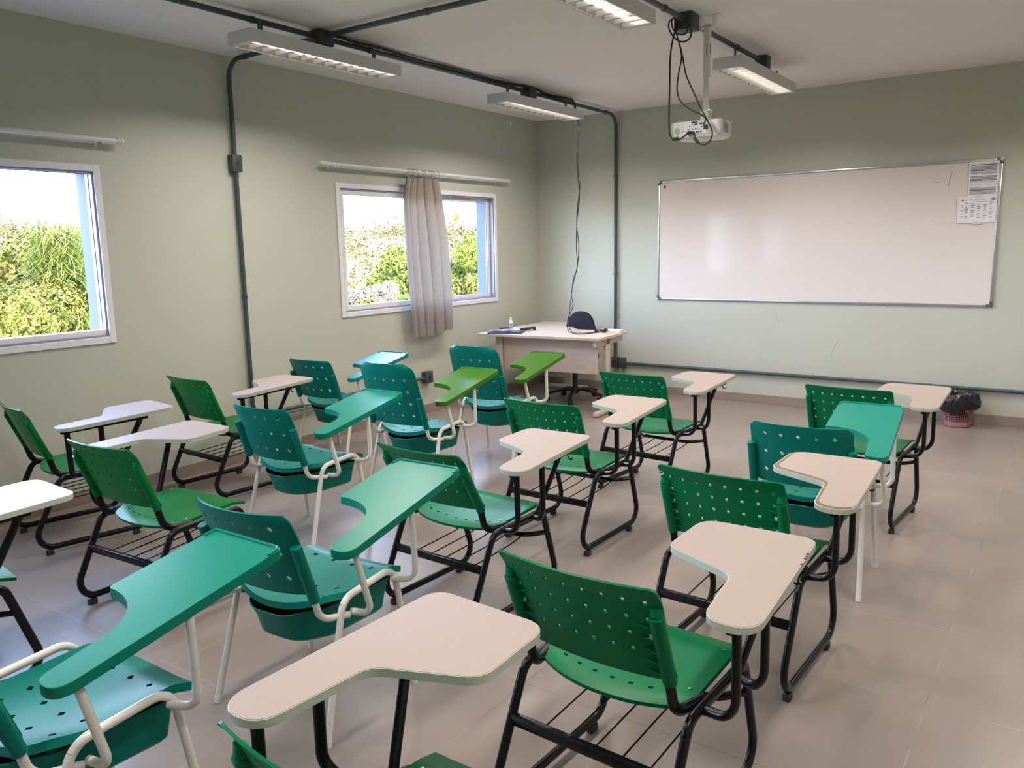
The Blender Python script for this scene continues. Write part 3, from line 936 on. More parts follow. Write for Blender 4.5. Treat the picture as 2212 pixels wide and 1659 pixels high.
# one is built, the others are copies
l1 = ceiling_light('louvred ceiling light at upper left, nearest the vertical conduit on the window wall', 1.055, -4.700, -3.465)
for (x, y0, lab) in [(1.052, -2.215, 'small-looking louvred ceiling light above the teacher\'s desk corner'),
                     (2.992, -2.245, 'louvred ceiling light to the right of the projector, before the whiteboard'),
                     (2.985, -4.800, 'louvred ceiling light cut by the top edge, left of the projector'),
                     (4.990, -2.245, 'unseen added louvred ceiling light, front right'),  # this and the next three are unseen, added for more room light
                     (4.990, -4.800, 'unseen added louvred ceiling light, right side'),
                     (2.985, -7.350, 'unseen added louvred ceiling light, above the camera'),
                     (4.990, -7.350, 'unseen added louvred ceiling light, right side behind'),
                     ]:
    c = copy_tree(l1); c.location = (x, y0, 2.718); c['label'] = lab

# ---------------------------------------------------------------- conduits
CZ = 2.882; CR = 0.0165
def conduit(label, pts, clamps=(), boxes=(), r=CR, name='electrical_conduit'):
    """clamps: (point, axis); boxes: ((x0,x1,y0,y1,z0,z1), hole face or None)"""
    bm = bmesh.new()
    add_sweep(bm, pts, r, r, 12, (0.3, 0.5, 0.8))
    o = finish(bm, name, M['conduit'], None, 60)
    tag(o, label, 'conduit', 'grey electrical conduits')
    for p, ax in clamps:
        bm = bmesh.new(); p = Vector(p); d = Vector(ax)
        add_sweep(bm, [p-d*0.012, p+d*0.012], r+0.004, r+0.004, 12, (0.3, 0.5, 0.8))
        finish(bm, 'clamp', M['conduit'], o, 60)
    for b, hole in boxes:
        bm = bmesh.new(); add_box(bm, *b, 0.004, 2)
        if hole == '-y':
            add_box(bm, (b[0]+b[1])/2-0.018, (b[0]+b[1])/2+0.018, b[2]-0.0015, b[2]+0.002, (b[4]+b[5])/2-0.030, (b[4]+b[5])/2+0.030, mi=1)
        if hole == '+x':
            add_cyl(bm, (b[1]-0.002, (b[2]+b[3])/2, (b[4]+b[5])/2), (b[1]+0.0015, (b[2]+b[3])/2, (b[4]+b[5])/2), 0.016, 16, 1)
        finish(bm, 'junction_box', [M['box'], M['gasket']], o)
    return o
X1 = 1.010
main1 = [Vector((X1, -8.6, CZ))]+fillet([(X1, -7, CZ), (0.985, -0.032, CZ), (0.985, -0.032, 0.36)], [0, 0.13, 0], 8)
conduit('long grey ceiling conduit above the left lights, bending down the front wall', main1,
        clamps=[((1.003, -4.56, CZ), (0, 1, 0)), ((1.0, -3.60, CZ), (0, 1, 0)), ((0.990, -1.97, CZ), (0, 1, 0)), ((0.987, -0.25, CZ), (0, 1, 0)), ((0.985, -0.032, 2.27), (0, 0, 1)), ((0.985, -0.032, 1.25), (0, 0, 1))],
        boxes=[((X1-0.055, X1+0.055, -4.10, -3.98, CZ-0.055, CZ+0.032), None), ((0.945, 1.040, -1.72, -1.60, CZ-0.050, CZ+0.032), None),
               ((0.950, 1.020, -0.060, -0.001, 0.245, 0.365), '-y')])
conduit('grey ceiling conduit crossing towards the right from the junction box', [(X1+0.055, -4.045, CZ), (XR-0.02, -4.065, CZ)],
        clamps=[((1.9, -4.048, CZ), (1, 0, 0)), ((4.0, -4.05, CZ), (1, 0, 0))])
w1 = fillet([(X1-0.055, -4.04, CZ), (0.033, -4.022, CZ), (0.033, -4.022, 0.34)], [0, 0.13, 0], 8)
w1 = w1[:-1]+fillet([w1[-1]-Vector((0, 0, -0.5)), (0.033, -4.022, 0.330), (0.033, -2.07, 0.345)], [0, 0.10, 0], 6)
conduit('grey conduit down the window wall between the two windows, turning along the skirting', w1,
        clamps=[((0.23, -4.024, CZ), (1, 0, 0)), ((0.033, -4.022, 1.225), (0, 0, 1)), ((0.033, -3.1, 0.337), (0, 1, 0))],
        boxes=[((0.004, 0.062, -4.062, -3.982, 2.12, 2.24), '+x'), ((0.002, 0.060, -2.075, -1.975, 0.295, 0.405), '+x')])
conduit('grey ceiling conduit above the right-hand lights and the projector', [(2.992, -9.5, CZ), (2.990, -1.52, CZ)],
        clamps=[((2.992, -3.25, CZ), (0, 1, 0)), ((2.990, -2.06, CZ), (0, 1, 0)), ((2.992, -4.6, CZ), (0, 1, 0))],
        boxes=[((2.930, 3.045, -2.98, -2.86, CZ-0.060, CZ+0.033), None), ((2.945, 3.035, -1.56, -1.46, CZ-0.055, CZ+0.033), None)])
conduit('grey conduit running low along the front wall below the whiteboard', [(1.10, -0.028, 0.302), (XR-0.02, -0.028, 0.296)],
        clamps=[((2.068, -0.028, 0.3), (1, 0, 0)), ((3.065, -0.028, 0.3), (1, 0, 0)), ((4.05, -0.028, 0.298), (1, 0, 0))], r=0.0155,
        boxes=[((1.045, 1.105, -0.062, -0.001, 0.245, 0.360), None)])

def cable(label, pts, r, m='cable', name='cable', cat='cable', group=None, sm=6):
    # Catmull-Rom through the points
    P = [Vector(p) for p in pts]; Q = [P[0]*2-P[1]]+P+[P[-1]*2-P[-2]]
    out = []
    for i in range(1, len(Q)-2):
        for k in range(sm):
            s = k/sm
            a, b, c, d = Q[i-1], Q[i], Q[i+1], Q[i+2]
            out.append(0.5*((2*b)+(c-a)*s+(2*a-5*b+4*c-d)*s*s+(3*b-a-3*c+d)*s**3))
    out.append(P[-1])
    bm = bmesh.new(); add_sweep(bm, out, r, r, 8, (0.2, 0.9, 0.3))
    o = finish(bm, name, M[m], None, 80)
    return tag(o, label, cat, group)
cable('black cable tied along the top of the left ceiling conduit', [(0.988, -4.02, 2.898), (1.045, -3.95, 2.900), (1.040, -3.75, 2.896), (1.030, -3.5, 2.902), (1.028, -3.1, 2.892), (1.022, -2.8, 2.900), (1.020, -2.3, 2.896), (1.022, -1.9, 2.902), (1.026, -1.76, 2.912), (1.026, -1.6, 2.912), (1.016, -1.4, 2.896), (1.02, -1.02, 2.902), (1.022, -0.94, 2.880), (1.035, -0.93, 2.80)], 0.011)
def hang(pts):
    out = []
    for x, y, z in pts:
        w = max(0, min(1, (z-0.86)/0.3)); k = 1+(6.865/6.715-1)*w
        if z > 2.6: out.append((1.02+(2.87-z)*0.25, -0.93, z)); continue
        out.append((5.08+(x-5.08)*k, y+0.15*w, 1.546+(z-1.546)*k))
    return out
cable('black cable hanging from the conduit to the desk, strand curving left', hang([(1.045, -1.09, 2.80), (1.10, -1.085, 2.64), (1.150, -1.08, 2.529), (1.132, -1.08, 2.363), (1.148, -1.08, 2.179), (1.164, -1.08, 2.107), (1.138, -1.08, 1.923), (1.128, -1.08, 1.736), (1.149, -1.08, 1.562), (1.135, -1.08, 1.387), (1.1, -1.08, 1.254), (1.064, -1.08, 1.106), (1.08, -1.08, 0.986), (1.027, -1.08, 0.88), (1.020, -1.085, 0.790), (1.060, -1.12, 0.742), (1.15, -1.16, 0.737), (1.26, -1.10, 0.737), (1.33, -1.00, 0.740)]), 0.0045, group='black cables hanging to the desk')
cable('black cable hanging from the conduit to the desk, straighter strand', hang([(1.050, -1.095, 2.80), (1.09, -1.09, 2.65), (1.133, -1.075, 2.531), (1.14, -1.075, 2.25), (1.155, -1.075, 1.994), (1.129, -1.072, 1.823), (1.119, -1.072, 1.679), (1.119, -1.072, 1.533), (1.126, -1.072, 1.358), (1.082, -1.072, 1.24), (1.055, -1.072, 1.061), (1.036, -1.072, 0.94), (1.030, -1.075, 0.800), (1.085, -1.115, 0.745), (1.17, -1.22, 0.738), (1.27, -1.22, 0.738), (1.31, -1.03, 0.740)]), 0.0045, group='black cables hanging to the desk')

# ---------------------------------------------------------------- projector
PX, PY = 3.068, -2.790
t = thing('projector_mount', 'white telescopic ceiling bracket carrying the projector', 'bracket', (PX, PY, H))
bm = bmesh.new()
for s in (-1, 1):
    add_box(bm, s*0.045-0.0015, s*0.045+0.0015, -0.030, 0.030, -0.065, -0.002)
    add_box(bm, min(s*0.045, s*0.085), max(s*0.045, s*0.085), -0.030, 0.030, -0.004, 0.0)
add_box(bm, -0.045, 0.045, -0.020, 0.020, -0.068, -0.060)
finish(bm, 'ceiling_plate', M['whiteplastic'], t, smooth=False)
box('upper_tube', M['whiteplastic'], -0.020, 0.020, -0.014, 0.014, -0.36, -0.050, t, 0.002)
box('lower_tube', M['whiteplastic'], -0.016, 0.016, -0.011, 0.011, -0.560, -0.355, t, 0.002)
bm = bmesh.new(); add_box(bm, 0.002, 0.006, -0.0152, -0.0138, -0.225, -0.160); add_box(bm, 0.0195, 0.0206, -0.004, 0.004, -0.22, -0.16)
finish(bm, 'slot', M['gasket'], t, smooth=False)
bm = bmesh.new(); add_box(bm, -0.024, 0.028, -0.030, 0.030, -0.618, -0.550, 0.002, 1); add_box(bm, -0.09, 0.09, -0.05, 0.05, -0.624, -0.616)
finish(bm, 'head', M['whiteplastic'], t)
t = thing('projector', 'white projector hanging upside down from the ceiling, cables plugged into its back', 'projector', (3.046, PY-0.005, 2.246), math.radians(3))
t.scale = (0.88, 0.88, 0.95)
bm = bmesh.new()
out = fillet2d([(-0.185, -0.135), (0.185, -0.135), (0.185, 0.10), (0.14, 0.14), (-0.14, 0.14), (-0.185, 0.10)], [0.025, 0.035, 0.03, 0.03, 0.03, 0.03], 5)
def sc(o, f, dy=0): return [(x*f, y*f+dy) for x, y in o]
levels = [(0.052, 0.985), (0.046, 1.0), (-0.012, 1.0), (-0.034, 0.97), (-0.050, 0.90), (-0.055, 0.80)]
rings = [[bm.verts.new((x*f, y*f, z)) for x, y in out] for z, f in levels]
for a, b in zip(rings, rings[1:]):
    for k in range(len(out)): bm.faces.new((a[k], a[(k+1) % len(out)], b[(k+1) % len(out)], b[k]))
bm.faces.new(rings[0]); bm.faces.new(rings[-1][::-1])
finish(bm, 'body', M['whiteplastic'], t, 30)
YR = -0.1352
bm = bmesh.new()
add_box(bm, -0.080, 0.095, YR-0.0008, YR+0.002, -0.030, 0.044)
pan = finish(bm, 'connector_panel', M['trimw'], t, smooth=False)
bm = bmesh.new()
def rc(x0, x1, z0, z1): add_box(bm, x0, x1, YR-0.0022, YR, z0, z1)
rc(-0.030, 0.012, 0.036, 0.046); rc(-0.010, 0.015, 0.024, 0.032); rc(0.028, 0.050, 0.026, 0.036); rc(-0.028, -0.020, 0.024, 0.032)
for cx, cz in ((-0.043, 0.018), (-0.030+0.012, 0.0), (0.046, 0.012), (-0.052, 0.0), (-0.040, 0.0), (0.000, 0.0), (0.012, 0.0), (0.024, 0.0), (-0.090, -0.006), (0.082, -0.018)):
    add_cyl(bm, (cx, YR-0.002, cz), (cx, YR, cz), 0.0042, 10)
rc(0.002, 0.014, -0.026, -0.014); rc(0.019, 0.027, -0.024, -0.014); rc(0.033, 0.046, -0.022, -0.016)
finish(bm, 'port', M['rubber'], pan, smooth=False)
bm = bmesh.new(); rc(0.058, 0.090, -0.008, 0.022); finish(bm, 'power_socket', M['rubber'], pan, smooth=False)
bm = bmesh.new(); add_box(bm, -0.055, -0.008, YR-0.022, YR, -0.031, -0.014, 0.003, 1); finish(bm, 'video_plug', M['vga'], t)
bm = bmesh.new(); add_cyl(bm, (-0.134, YR+0.003, -0.004), (-0.134, YR-0.001, -0.004), 0.021, 24); finish(bm, 'speaker_grille', M['spk'], t)
bm = bmesh.new()
for k in range(7):
    for j in range(8): add_box(bm, 0.1845, 0.1866, -0.075+0.012*k, -0.067+0.012*k, -0.012+0.006*j, -0.0085+0.006*j)
for k in range(7): add_box(bm, 0.1840, 0.1860, -0.075+0.012*k, -0.067+0.012*k, -0.024, -0.017)
finish(bm, 'vent', M['spk'], t, smooth=False)
for px, py in ((-0.165, -0.09), (0.10, -0.09), (0.0, 0.10)):
    bm = bmesh.new(); add_lathe(bm, [(0.012, 0.050), (0.012, 0.056), (0.008, 0.060)], px, py, 16); finish(bm, 'adjuster_foot', M['rubber'], t)
bm = bmesh.new(); add_cyl(bm, (0.08, 0.12, 0.0), (0.08, 0.152, 0.0), 0.030, 24); finish(bm, 'lens', M['rubber'], t)
cy = -2.985
def pc(pts): return [(x, cy if i < len(pts)-1 else PY-0.155, z) for i, (x, z) in enumerate(pts)]
G = 'black cables at the projector'
cable('black video cable dropping straight left of the projector and looping into its back', pc([(2.955, 2.872), (2.916, 2.709), (2.911, 2.492), (2.91, 2.271), (2.924, 2.202), (2.953, 2.183), (2.986, 2.186), (3.030, 2.228)]), 0.0050, group=G)
cable('black cable sweeping right past the bracket and looping below the projector', [(x, -3.0, z) for x, z in [(2.966, 2.870), (2.955, 2.81), (2.985, 2.713), (3.002, 2.646), (3.024, 2.55), (3.086, 2.42), (3.128, 2.336), (3.168, 2.267), (3.193, 2.214), (3.19, 2.171), (3.163, 2.141), (3.124, 2.142), (3.091, 2.173)]]+[(3.060, -2.95, 2.222)], 0.0045, group=G)
cable('black power cable bowing left before reaching the projector socket', [(x, -3.015, z) for x, z in [(2.960, 2.872), (2.959, 2.81), (2.998, 2.668), (2.98, 2.556), (2.973, 2.47), (2.998, 2.401), (3.056, 2.351), (3.128, 2.311), (3.158, 2.283)]]+[(3.118, -2.95, 2.262)], 0.0045, group=G)
cable('coiled surplus of black cable hanging from the right ceiling conduit', [(x, -3.01-0.004*i, z) for i, (x, z) in enumerate([(2.974, 2.876), (3.022, 2.863), (3.055, 2.809), (3.056, 2.759), (3.017, 2.737), (2.968, 2.758), (2.927, 2.815), (2.926, 2.858), (2.958, 2.876), (3.018, 2.869), (3.049, 2.815), (3.040, 2.776), (3.0, 2.775), (2.963, 2.809), (2.955, 2.853), (2.972, 2.876)])], 0.0048, group=G)
for lab, p0, p1 in (('black ferrite bead on the straight video cable', (2.935, cy, 2.186), (2.972, cy, 2.190)), ('black ferrite bead on the looped cable under the projector', (3.083, -3.0, 2.180), (3.108, -3.0, 2.152))):
    bm = bmesh.new(); add_cyl(bm, p0, p1, 0.0095, 12); tag(finish(bm, 'ferrite_bead', M['rubber']), lab, 'cable bead', G)

# ---------------------------------------------------------------- whiteboard and notices
BX0, BX1, BZ0, BZ1 = 1.462, 4.472, 0.992, 2.188
t = thing('whiteboard', 'large white writing board with aluminium frame on the front wall', 'whiteboard', ((BX0+BX1)/2, 0, BZ0))
w2 = (BX1-BX0)/2; hh = BZ1-BZ0
box('writing_surface', M['board'], -w2+0.012, w2-0.012, -0.014, -0.002, 0.012, hh-0.012, t)
bm = bmesh.new()
add_box(bm, -w2, w2, -0.021, -0.001, 0, 0.020, 0.004, 2); add_box(bm, -w2, w2, -0.021, -0.001, hh-0.020, hh, 0.004, 2)
add_box(bm, -w2, -w2+0.020, -0.021, -0.001, 0.02, hh-0.02, 0.004, 2); add_box(bm, w2-0.020, w2, -0.021, -0.001, 0.02, hh-0.02, 0.004, 2)
finish(bm, 'frame', M['alu'], t)
for sx in (-1, 1):
    for z in (0, hh):
        bm = bmesh.new()
        sz = 1 if z == 0 else -1
        x0 = sx*(w2+0.002); x1 = sx*(w2-0.045); xq = sx*(w2-0.022)
        za, zb_, zc = z-sz*0.002, z+sz*0.045, z+sz*0.022
        add_box(bm, min(x0, x1), max(x0, x1), -0.0235, -0.001, min(za, zc), max(za, zc), 0.002, 1)
        add_box(bm, min(x0, xq), max(x0, xq), -0.0235, -0.001, min(zc, zb_), max(zc, zb_), 0.002, 1)
        k = finish(bm, 'corner_cap', M['corner'], t)
        if not (sx == 1 and z == 0):
            bm = bmesh.new(); cx, cz = sx*(w2-0.008), z+sz*0.008
            add_sweep(bm, [(cx, -0.0235, cz), (cx, -0.027, cz)], 0.012, 0.012, 16, (1, 0, 0)); add_sweep(bm, [(cx, -0.027, cz), (cx, -0.028, cz)], 0.004, 0.004, 10, (1, 0, 0), mi=1)
            finish(bm, 'screw_cap', [M['whiteplastic'], M['rubber']], k)
bm = bmesh.new(); add_box(bm, -w2+0.058, -w2+0.082, -0.0145, -0.0138, hh-0.075, hh-0.048)
k = finish(bm, 'maker_sticker', M['box'], t, smooth=False); k['label'] = 'small dark square sticker'
# pen marks left on the board
for lab, pts in (('faint long pen stroke', [(4.108, 2.105), (4.100, 2.07), (4.094, 2.03), (4.090, 1.99)]), ('small smudged pen mark', [(3.975, 2.030), (3.99, 2.032), (4.004, 2.024), (4.026, 2.026)])):
    bm = bmesh.new(); add_sweep(bm, [(x-(BX0+BX1)/2, -0.0142, z-BZ0) for x, z in pts], 0.0014, 0.0014, 6, (0, 1, 0))
    k = finish(bm, 'pen_mark', M['box'], t); k['label'] = lab

def notice(label, x0, x1, z0, z1, tilt, kind):
    t = thing('notice_sheet', label, 'paper', ((x0+x1)/2, -0.0235 if kind == 1 else -0.0245, (z0+z1)/2), 0, 'printed sheets taped to the whiteboard')
    t.rotation_euler = (0, tilt, 0)
    w, h = (x1-x0)/2, (z1-z0)/2
    bm = bmesh.new(); add_box(bm, -w, w, -0.0004, 0.0, -h, h); finish(bm, 'sheet', M['paper'], t, smooth=False)
    bm = bmesh.new()
    def r(a, b, c, d, mi): add_box(bm, -w+2*w*a, -w+2*w*b, -0.0008, -0.0004, h-2*h*d, h-2*h*c, mi=mi)
    if kind == 1:
        for a, b in ((0.085, 0.105), (0.245, 0.265), (0.505, 0.525), (0.775, 0.795)): r(0.06, 0.94, a, b, 0)
        for a, b in ((0.125, 0.235), (0.28, 0.35), (0.39, 0.50), (0.535, 0.58), (0.61, 0.65), (0.70, 0.77), (0.81, 0.90)):
            m_ = 3
            for q in range(m_):
                y0 = a+(b-a)*q/m_; r(0.06, 0.94, y0+0.006, a+(b-a)*(q+1)/m_-0.004, 1)
    else:
        r(0.10, 0.15, 0.10, 0.16, 0); r(0.16, 0.24, 0.145, 0.16, 1)
        r(0.30, 0.72, 0.115, 0.125, 1); r(0.42, 0.60, 0.14, 0.155, 1); r(0.86, 0.95, 0.075, 0.10, 0); r(0.85, 0.96, 0.135, 0.155, 0)
        r(0.14, 0.88, 0.195, 0.208, 1)
        for c0, c1 in ((0.10, 0.15), (0.18, 0.29), (0.34, 0.45), (0.50, 0.60), (0.65, 0.76), (0.81, 0.90)):
            for k in range(9):
                if (k*7+int(c0*100)) % 5 == 0: continue
                sh = 0.02*((k*13+int(c0*50)) % 3)
                r(c0+sh*0.5, c1-sh, 0.245+k*0.068, 0.245+k*0.068+0.034, 1)
    finish(bm, 'print', [M['ink'], M['inkgrey']], t, smooth=False)
    bm = bmesh.new()
    if kind == 1: add_box(bm, -w*0.55, w*0.7, -0.0012, -0.0008, h-0.006, h+0.014)
    else:
        add_box(bm, -w*0.1, w*0.35, -0.0012, -0.0008, h-0.012, h+0.012); add_box(bm, -w*0.2, w*0.3, -0.0012, -0.0008, -h-0.012, -h+0.010); add_box(bm, -w-0.008, -w+0.010, -0.0012, -0.0008, 0.03, h*0.9)
    finish(bm, 'tape_strip', M['tape'], t, smooth=False)
notice('upper printed timetable with thick black bars, taped in the top right corner of the whiteboard', 4.235, 4.447, 1.880, 2.172, 0.0, 1)
notice('lower printed table sheet, wider, overlapping below the barred timetable', 4.168, 4.451, 1.682, 1.893, 0.0, 2)

# scuffs on the wall under the board
for lab, pts in (('short curved grey scuff on the wall under the whiteboard', [(2.676, 0.885), (2.690, 0.870), (2.697, 0.845), (2.712, 0.822), (2.723, 0.800)]),
                 ('long faint curved grey scuff low on the wall under the whiteboard', [(3.290, 0.672), (3.262, 0.640), (3.240, 0.590), (3.225, 0.535), (3.214, 0.480)])):
    bm = bmesh.new(); add_sweep(bm, [(x, -0.0003, z) for x, z in pts], 0.0022, 0.0010, 6, (0, 1, 0))
    tag(finish(bm, 'wall_scuff', mat('scuff_'+lab[:5], (0.27, 0.28, 0.24, 1), 0.8)), lab, 'scuff mark')

# ---------------------------------------------------------------- curtain rods and curtain
def rod(label, y0, y1, z, x=0.075):
    t = thing('curtain_rod', label, 'curtain rod', (0, y0, z), 0, 'white curtain rods on the window wall')
    L = y1-y0
    bm = bmesh.new(); add_cyl(bm, (x, 0, 0), (x, L, 0), 0.0160, 16); finish(bm, 'pole', M['rod'], t, 60)
    for yy, s in ((0, -1), (L, 1)):
        bm = bmesh.new()
        for (a, b, r) in ((0, 0.014, 0.0205), (0.014, 0.022, 0.015), (0.022, 0.038, 0.0195), (0.038, 0.048, 0.012)):
            add_cyl(bm, (x, yy+s*a, 0), (x, yy+s*b, 0), r, 16)
        finish(bm, 'finial', M['rod'], t, 50)
    for yy in (0.10, L-0.10):
        bm = bmesh.new(); add_box(bm, 0.0, x, yy-0.006, yy+0.006, -0.022, -0.016); add_box(bm, 0.0, 0.004, yy-0.010, yy+0.010, -0.045, 0.015)
        add_box(bm, x-0.017, x+0.017, yy-0.006, yy+0.006, -0.022, -0.0135)
        finish(bm, 'bracket', M['rod'], t, smooth=False)
    return t
rod('white curtain rod over the window behind the desk side, holding the beige curtain', -3.215, -0.715, 2.238)
rod('bare white curtain rod above the window at the left edge', -7.42, -4.915, 2.250)

t = thing('curtain', 'short beige fabric curtain bunched in the middle of the far window', 'curtain', (0, -2.02, 2.238))
# pleated cloth: width and centre vary with height
bm = bmesh.new()
NU, NV = 150, 40
ctrl = [(0.0, -0.225, 0.175), (0.05, -0.250, 0.190), (0.13, -0.282, 0.215), (0.30, -0.290, 0.250), (0.48, -0.285, 0.275), (0.70, -0.262, 0.292), (0.85, -0.245, 0.292), (1.0, -0.232, 0.290)]
def itp(s, k):
    for a, b in zip(ctrl, ctrl[1:]):
        if s <= b[0]:
            q = (s-a[0])/(b[0]-a[0]); q = q*q*(3-2*q)*0.5+q*0.5
            return a[k]+(b[k]-a[k])*q
    return ctrl[-1][k]
grid = []
for j in range(NV+1):
    s = j/NV; row = []
    ya, yb = itp(s, 1), itp(s, 2)
    for i in range(NU+1):
        u = i/NU
        # one broad fold at the left, then four narrower ones, drifting with the height
        uu = u**0.72
        ph = uu*4.6+0.10*math.sin(2.0*s+u*3)+0.16*s*(1-u)
        w = abs(math.sin(PI*ph))**0.95
        amp = 0.030+0.030*min(1, s*2.5)
        x = 0.058+amp*w+0.010*math.sin(PI*u)+0.004*math.sin(6*s+9*u)
        y = ya+(yb-ya)*(u-0.034*math.sin(2*PI*ph))
        z = -0.052-(1.418+0.012*math.sin(5*u)+0.010*(1-u))*s
        if j == 0: z += 0.010*math.cos(2*PI*u*7)
        row.append(bm.verts.new((x, y, z)))
    grid.append(row)
for j in range(NV):
    for i in range(NU):
        bm.faces.new((grid[j][i], grid[j][i+1], grid[j+1][i+1], grid[j+1][i]))
bmesh.ops.solidify(bm, geom=list(bm.faces), thickness=0.0025)
finish(bm, 'cloth', M['curtain'], t, 80)
for k, yy in enumerate((-0.225, -0.190, -0.150, -0.118, -0.035, 0.005, 0.045, 0.085, 0.120, 0.172)):
    bm = bmesh.new(); a = 0.35*math.sin(k*2.3); R0 = 0.030
    pts = [(0.075+R0*math.cos(q)*math.cos(a), yy+R0*math.cos(q)*math.sin(a), -0.010+R0*math.sin(q)) for q in lin(0, 2*PI, 25)]
    add_sweep(bm, pts, 0.0028, 0.0028, 8, (0, 1, 0), False)
    r_o = finish(bm, 'curtain_ring', M['ring'], t, 80)
    tube('hook', M['ring'], [(0.075, yy, -0.036), (0.078, yy, -0.062)], 0.0018, r_o, n=6)

# ---------------------------------------------------------------- teacher's desk
DR = math.radians(4.6)
ZD = 0.735
t = thing('teacher_desk', 'L-shaped pale wooden teacher\'s desk in the corner under the hanging cables', 'desk', (0.290, -1.560, 0), DR)
top = fillet2d([(0, 0), (1.285, 0), (1.285, 0.675), (0.760, 0.675), (0.600, 0.835), (0.600, 1.400), (0, 1.400)], [0.008, 0.008, 0.008, 0.08, 0.08, 0.01, 0.01], 4)
bm = bmesh.new(); add_prism(bm, top, ZD-0.025, ZD, 0.002, 0, None, 1); finish(bm, 'desk_top', M['desk'], t, wn=True)
box('modesty_panel', M['desk'], 0.215, 1.210, 0.135, 0.153, 0.385, ZD-0.026, t, 0.001)
o = box('side_beam', M['desk'], 1.215, 1.245, 0.030, 0.640, ZD-0.085, ZD-0.026, t, 0.001)
bm = bmesh.new(); add_box(bm, 1.245, 1.2462, 0.535, 0.570, ZD-0.072, ZD-0.045); add_box(bm, 1.2462, 1.2466, 0.543, 0.562, ZD-0.064, ZD-0.053, mi=1)
q = finish(bm, 'inventory_tag', [M['paper'], M['inkgrey']], o, smooth=False); q['label'] = 'small white sticker'
box('corner_post', M['desk'], 0.130, 0.205, 0.120, 0.150, 0.075, ZD-0.026, t, 0.002)
def desk_leg(x0, x1, y0, y1, fx0, fx1, fy0, fy1):
    l = box('leg', M['deskfoot'], x0, x1, y0, y1, 0.045, ZD-0.026, t, 0.004)
    bm = bmesh.new()
    add_box(bm, fx0, fx1, fy0, fy1, 0.004, 0.046, 0.008, 2)
    finish(bm, 'foot_bar', M['deskfoot'], l)
desk_leg(1.215, 1.245, 0.260, 0.345, 1.205, 1.255, 0.040, 0.620)
bm = bmesh.new(); add_cyl(bm, (1.244, 0.300, 0.60), (1.2465, 0.300, 0.60), 0.007, 12); finish(bm, 'screw', M['rubber'], t)
desk_leg(0.140, 0.190, 0.135, 0.175, 0.130, 0.200, 0.02, 0.55)
desk_leg(0.270, 0.355, 1.320, 1.350, 0.045, 0.540, 1.305, 1.360)
box('return_rail', M['deskfoot'], 0.03, 0.57, 1.320, 1.345, ZD-0.075, ZD-0.026, t, 0.002)

def on_desk(name, lab, cat, x, y, deg=0, group=None): return thing(name, lab, cat, (x, y, ZD+0.0005), math.radians(deg), group)
# clear sleeve and papers near the left front corner
bm = bmesh.new(); add_box(bm, -0.145, 0.190, -0.105, 0.105, 0.0, 0.006, 0.001, 1)
o = finish(bm, 'folder', M['rubber']); o.location = (0.495, -1.405, ZD+0.0005); o.rotation_euler = (0, 0, math.radians(22))
tag(o, 'thin black folder lying under the papers on the desk\'s left corner', 'folder')
def wavy_sheet(name, lab, x, y, deg, w, d, z, m, amp=0.006, seed=0):
    rn = random.Random(seed); bm = bmesh.new(); g = []
    for j in range(9):
        g.append([bm.verts.new((-w/2+w*i/10, -d/2+d*j/8, amp*(0.5+0.5*math.sin(i*0.9+seed)*math.cos(j*0.7+seed*2)))) for i in range(11)])
    for j in range(8):
        for i in range(10): bm.faces.new((g[j][i], g[j][i+1], g[j+1][i+1], g[j+1][i]))
    bmesh.ops.solidify(bm, geom=list(bm.faces), thickness=0.0012)
    o = finish(bm, name, m, None, 60); o.location = (x, y, z); o.rotation_euler = (0, 0, math.radians(deg))
    return tag(o, lab, 'paper', 'papers on the desk')
wavy_sheet('paper_sheet', 'teal printed sheet sticking out at the left end of the desk papers', 0.475, -1.375, 18, 0.31, 0.17, ZD+0.0085, M['tealpaper'], 0.006, 1)
wavy_sheet('paper_sheet', 'lilac paper on top of the desk papers, in front of the glue bottle', 0.455, -1.400, 25, 0.19, 0.12, ZD+0.0165, M['purple'], 0.008, 2)
wavy_sheet('paper_sheet', 'pale curled paper bag behind the glue bottle', 0.465, -1.265, 40, 0.16, 0.10, ZD+0.0165, M['paper'], 0.022, 3)
# glue bottle
t = thing('glue_bottle', 'white glue bottle with pointed nozzle and blue print standing on the desk papers', 'bottle', (0.505, -1.300, ZD+0.027))
bm = bmesh.new(); add_lathe(bm, [(0.017, 0), (0.0185, 0.003), (0.0185, 0.070), (0.016, 0.080), (0.010, 0.086)], 0, 0, 20); finish(bm, 'bottle_body', M['whiteplastic'], t, 40)
bm = bmesh.new(); add_lathe(bm, [(0.010, 0.086), (0.010, 0.096), (0.006, 0.118), (0.004, 0.122)], 0, 0, 16); finish(bm, 'nozzle', M['whiteplastic'], t, 40)
bm = bmesh.new()
for z0, z1, w in ((0.010, 0.018, 0.9), (0.024, 0.030, 0.7), (0.036, 0.044, 0.9), (0.048, 0.054, 0.9)):
    pr = [(0.0188*math.cos(q), 0.0188*math.sin(q)) for q in lin(-1.1-w, -1.1+w, 8)]
    lo = [bm.verts.new((a, b, z0)) for a, b in pr]; hi = [bm.verts.new((a, b, z1)) for a, b in pr]
    for k in range(7): bm.faces.new((lo[k], lo[k+1], hi[k+1], hi[k]))
finish(bm, 'printed_label', M['blueprint'], t)
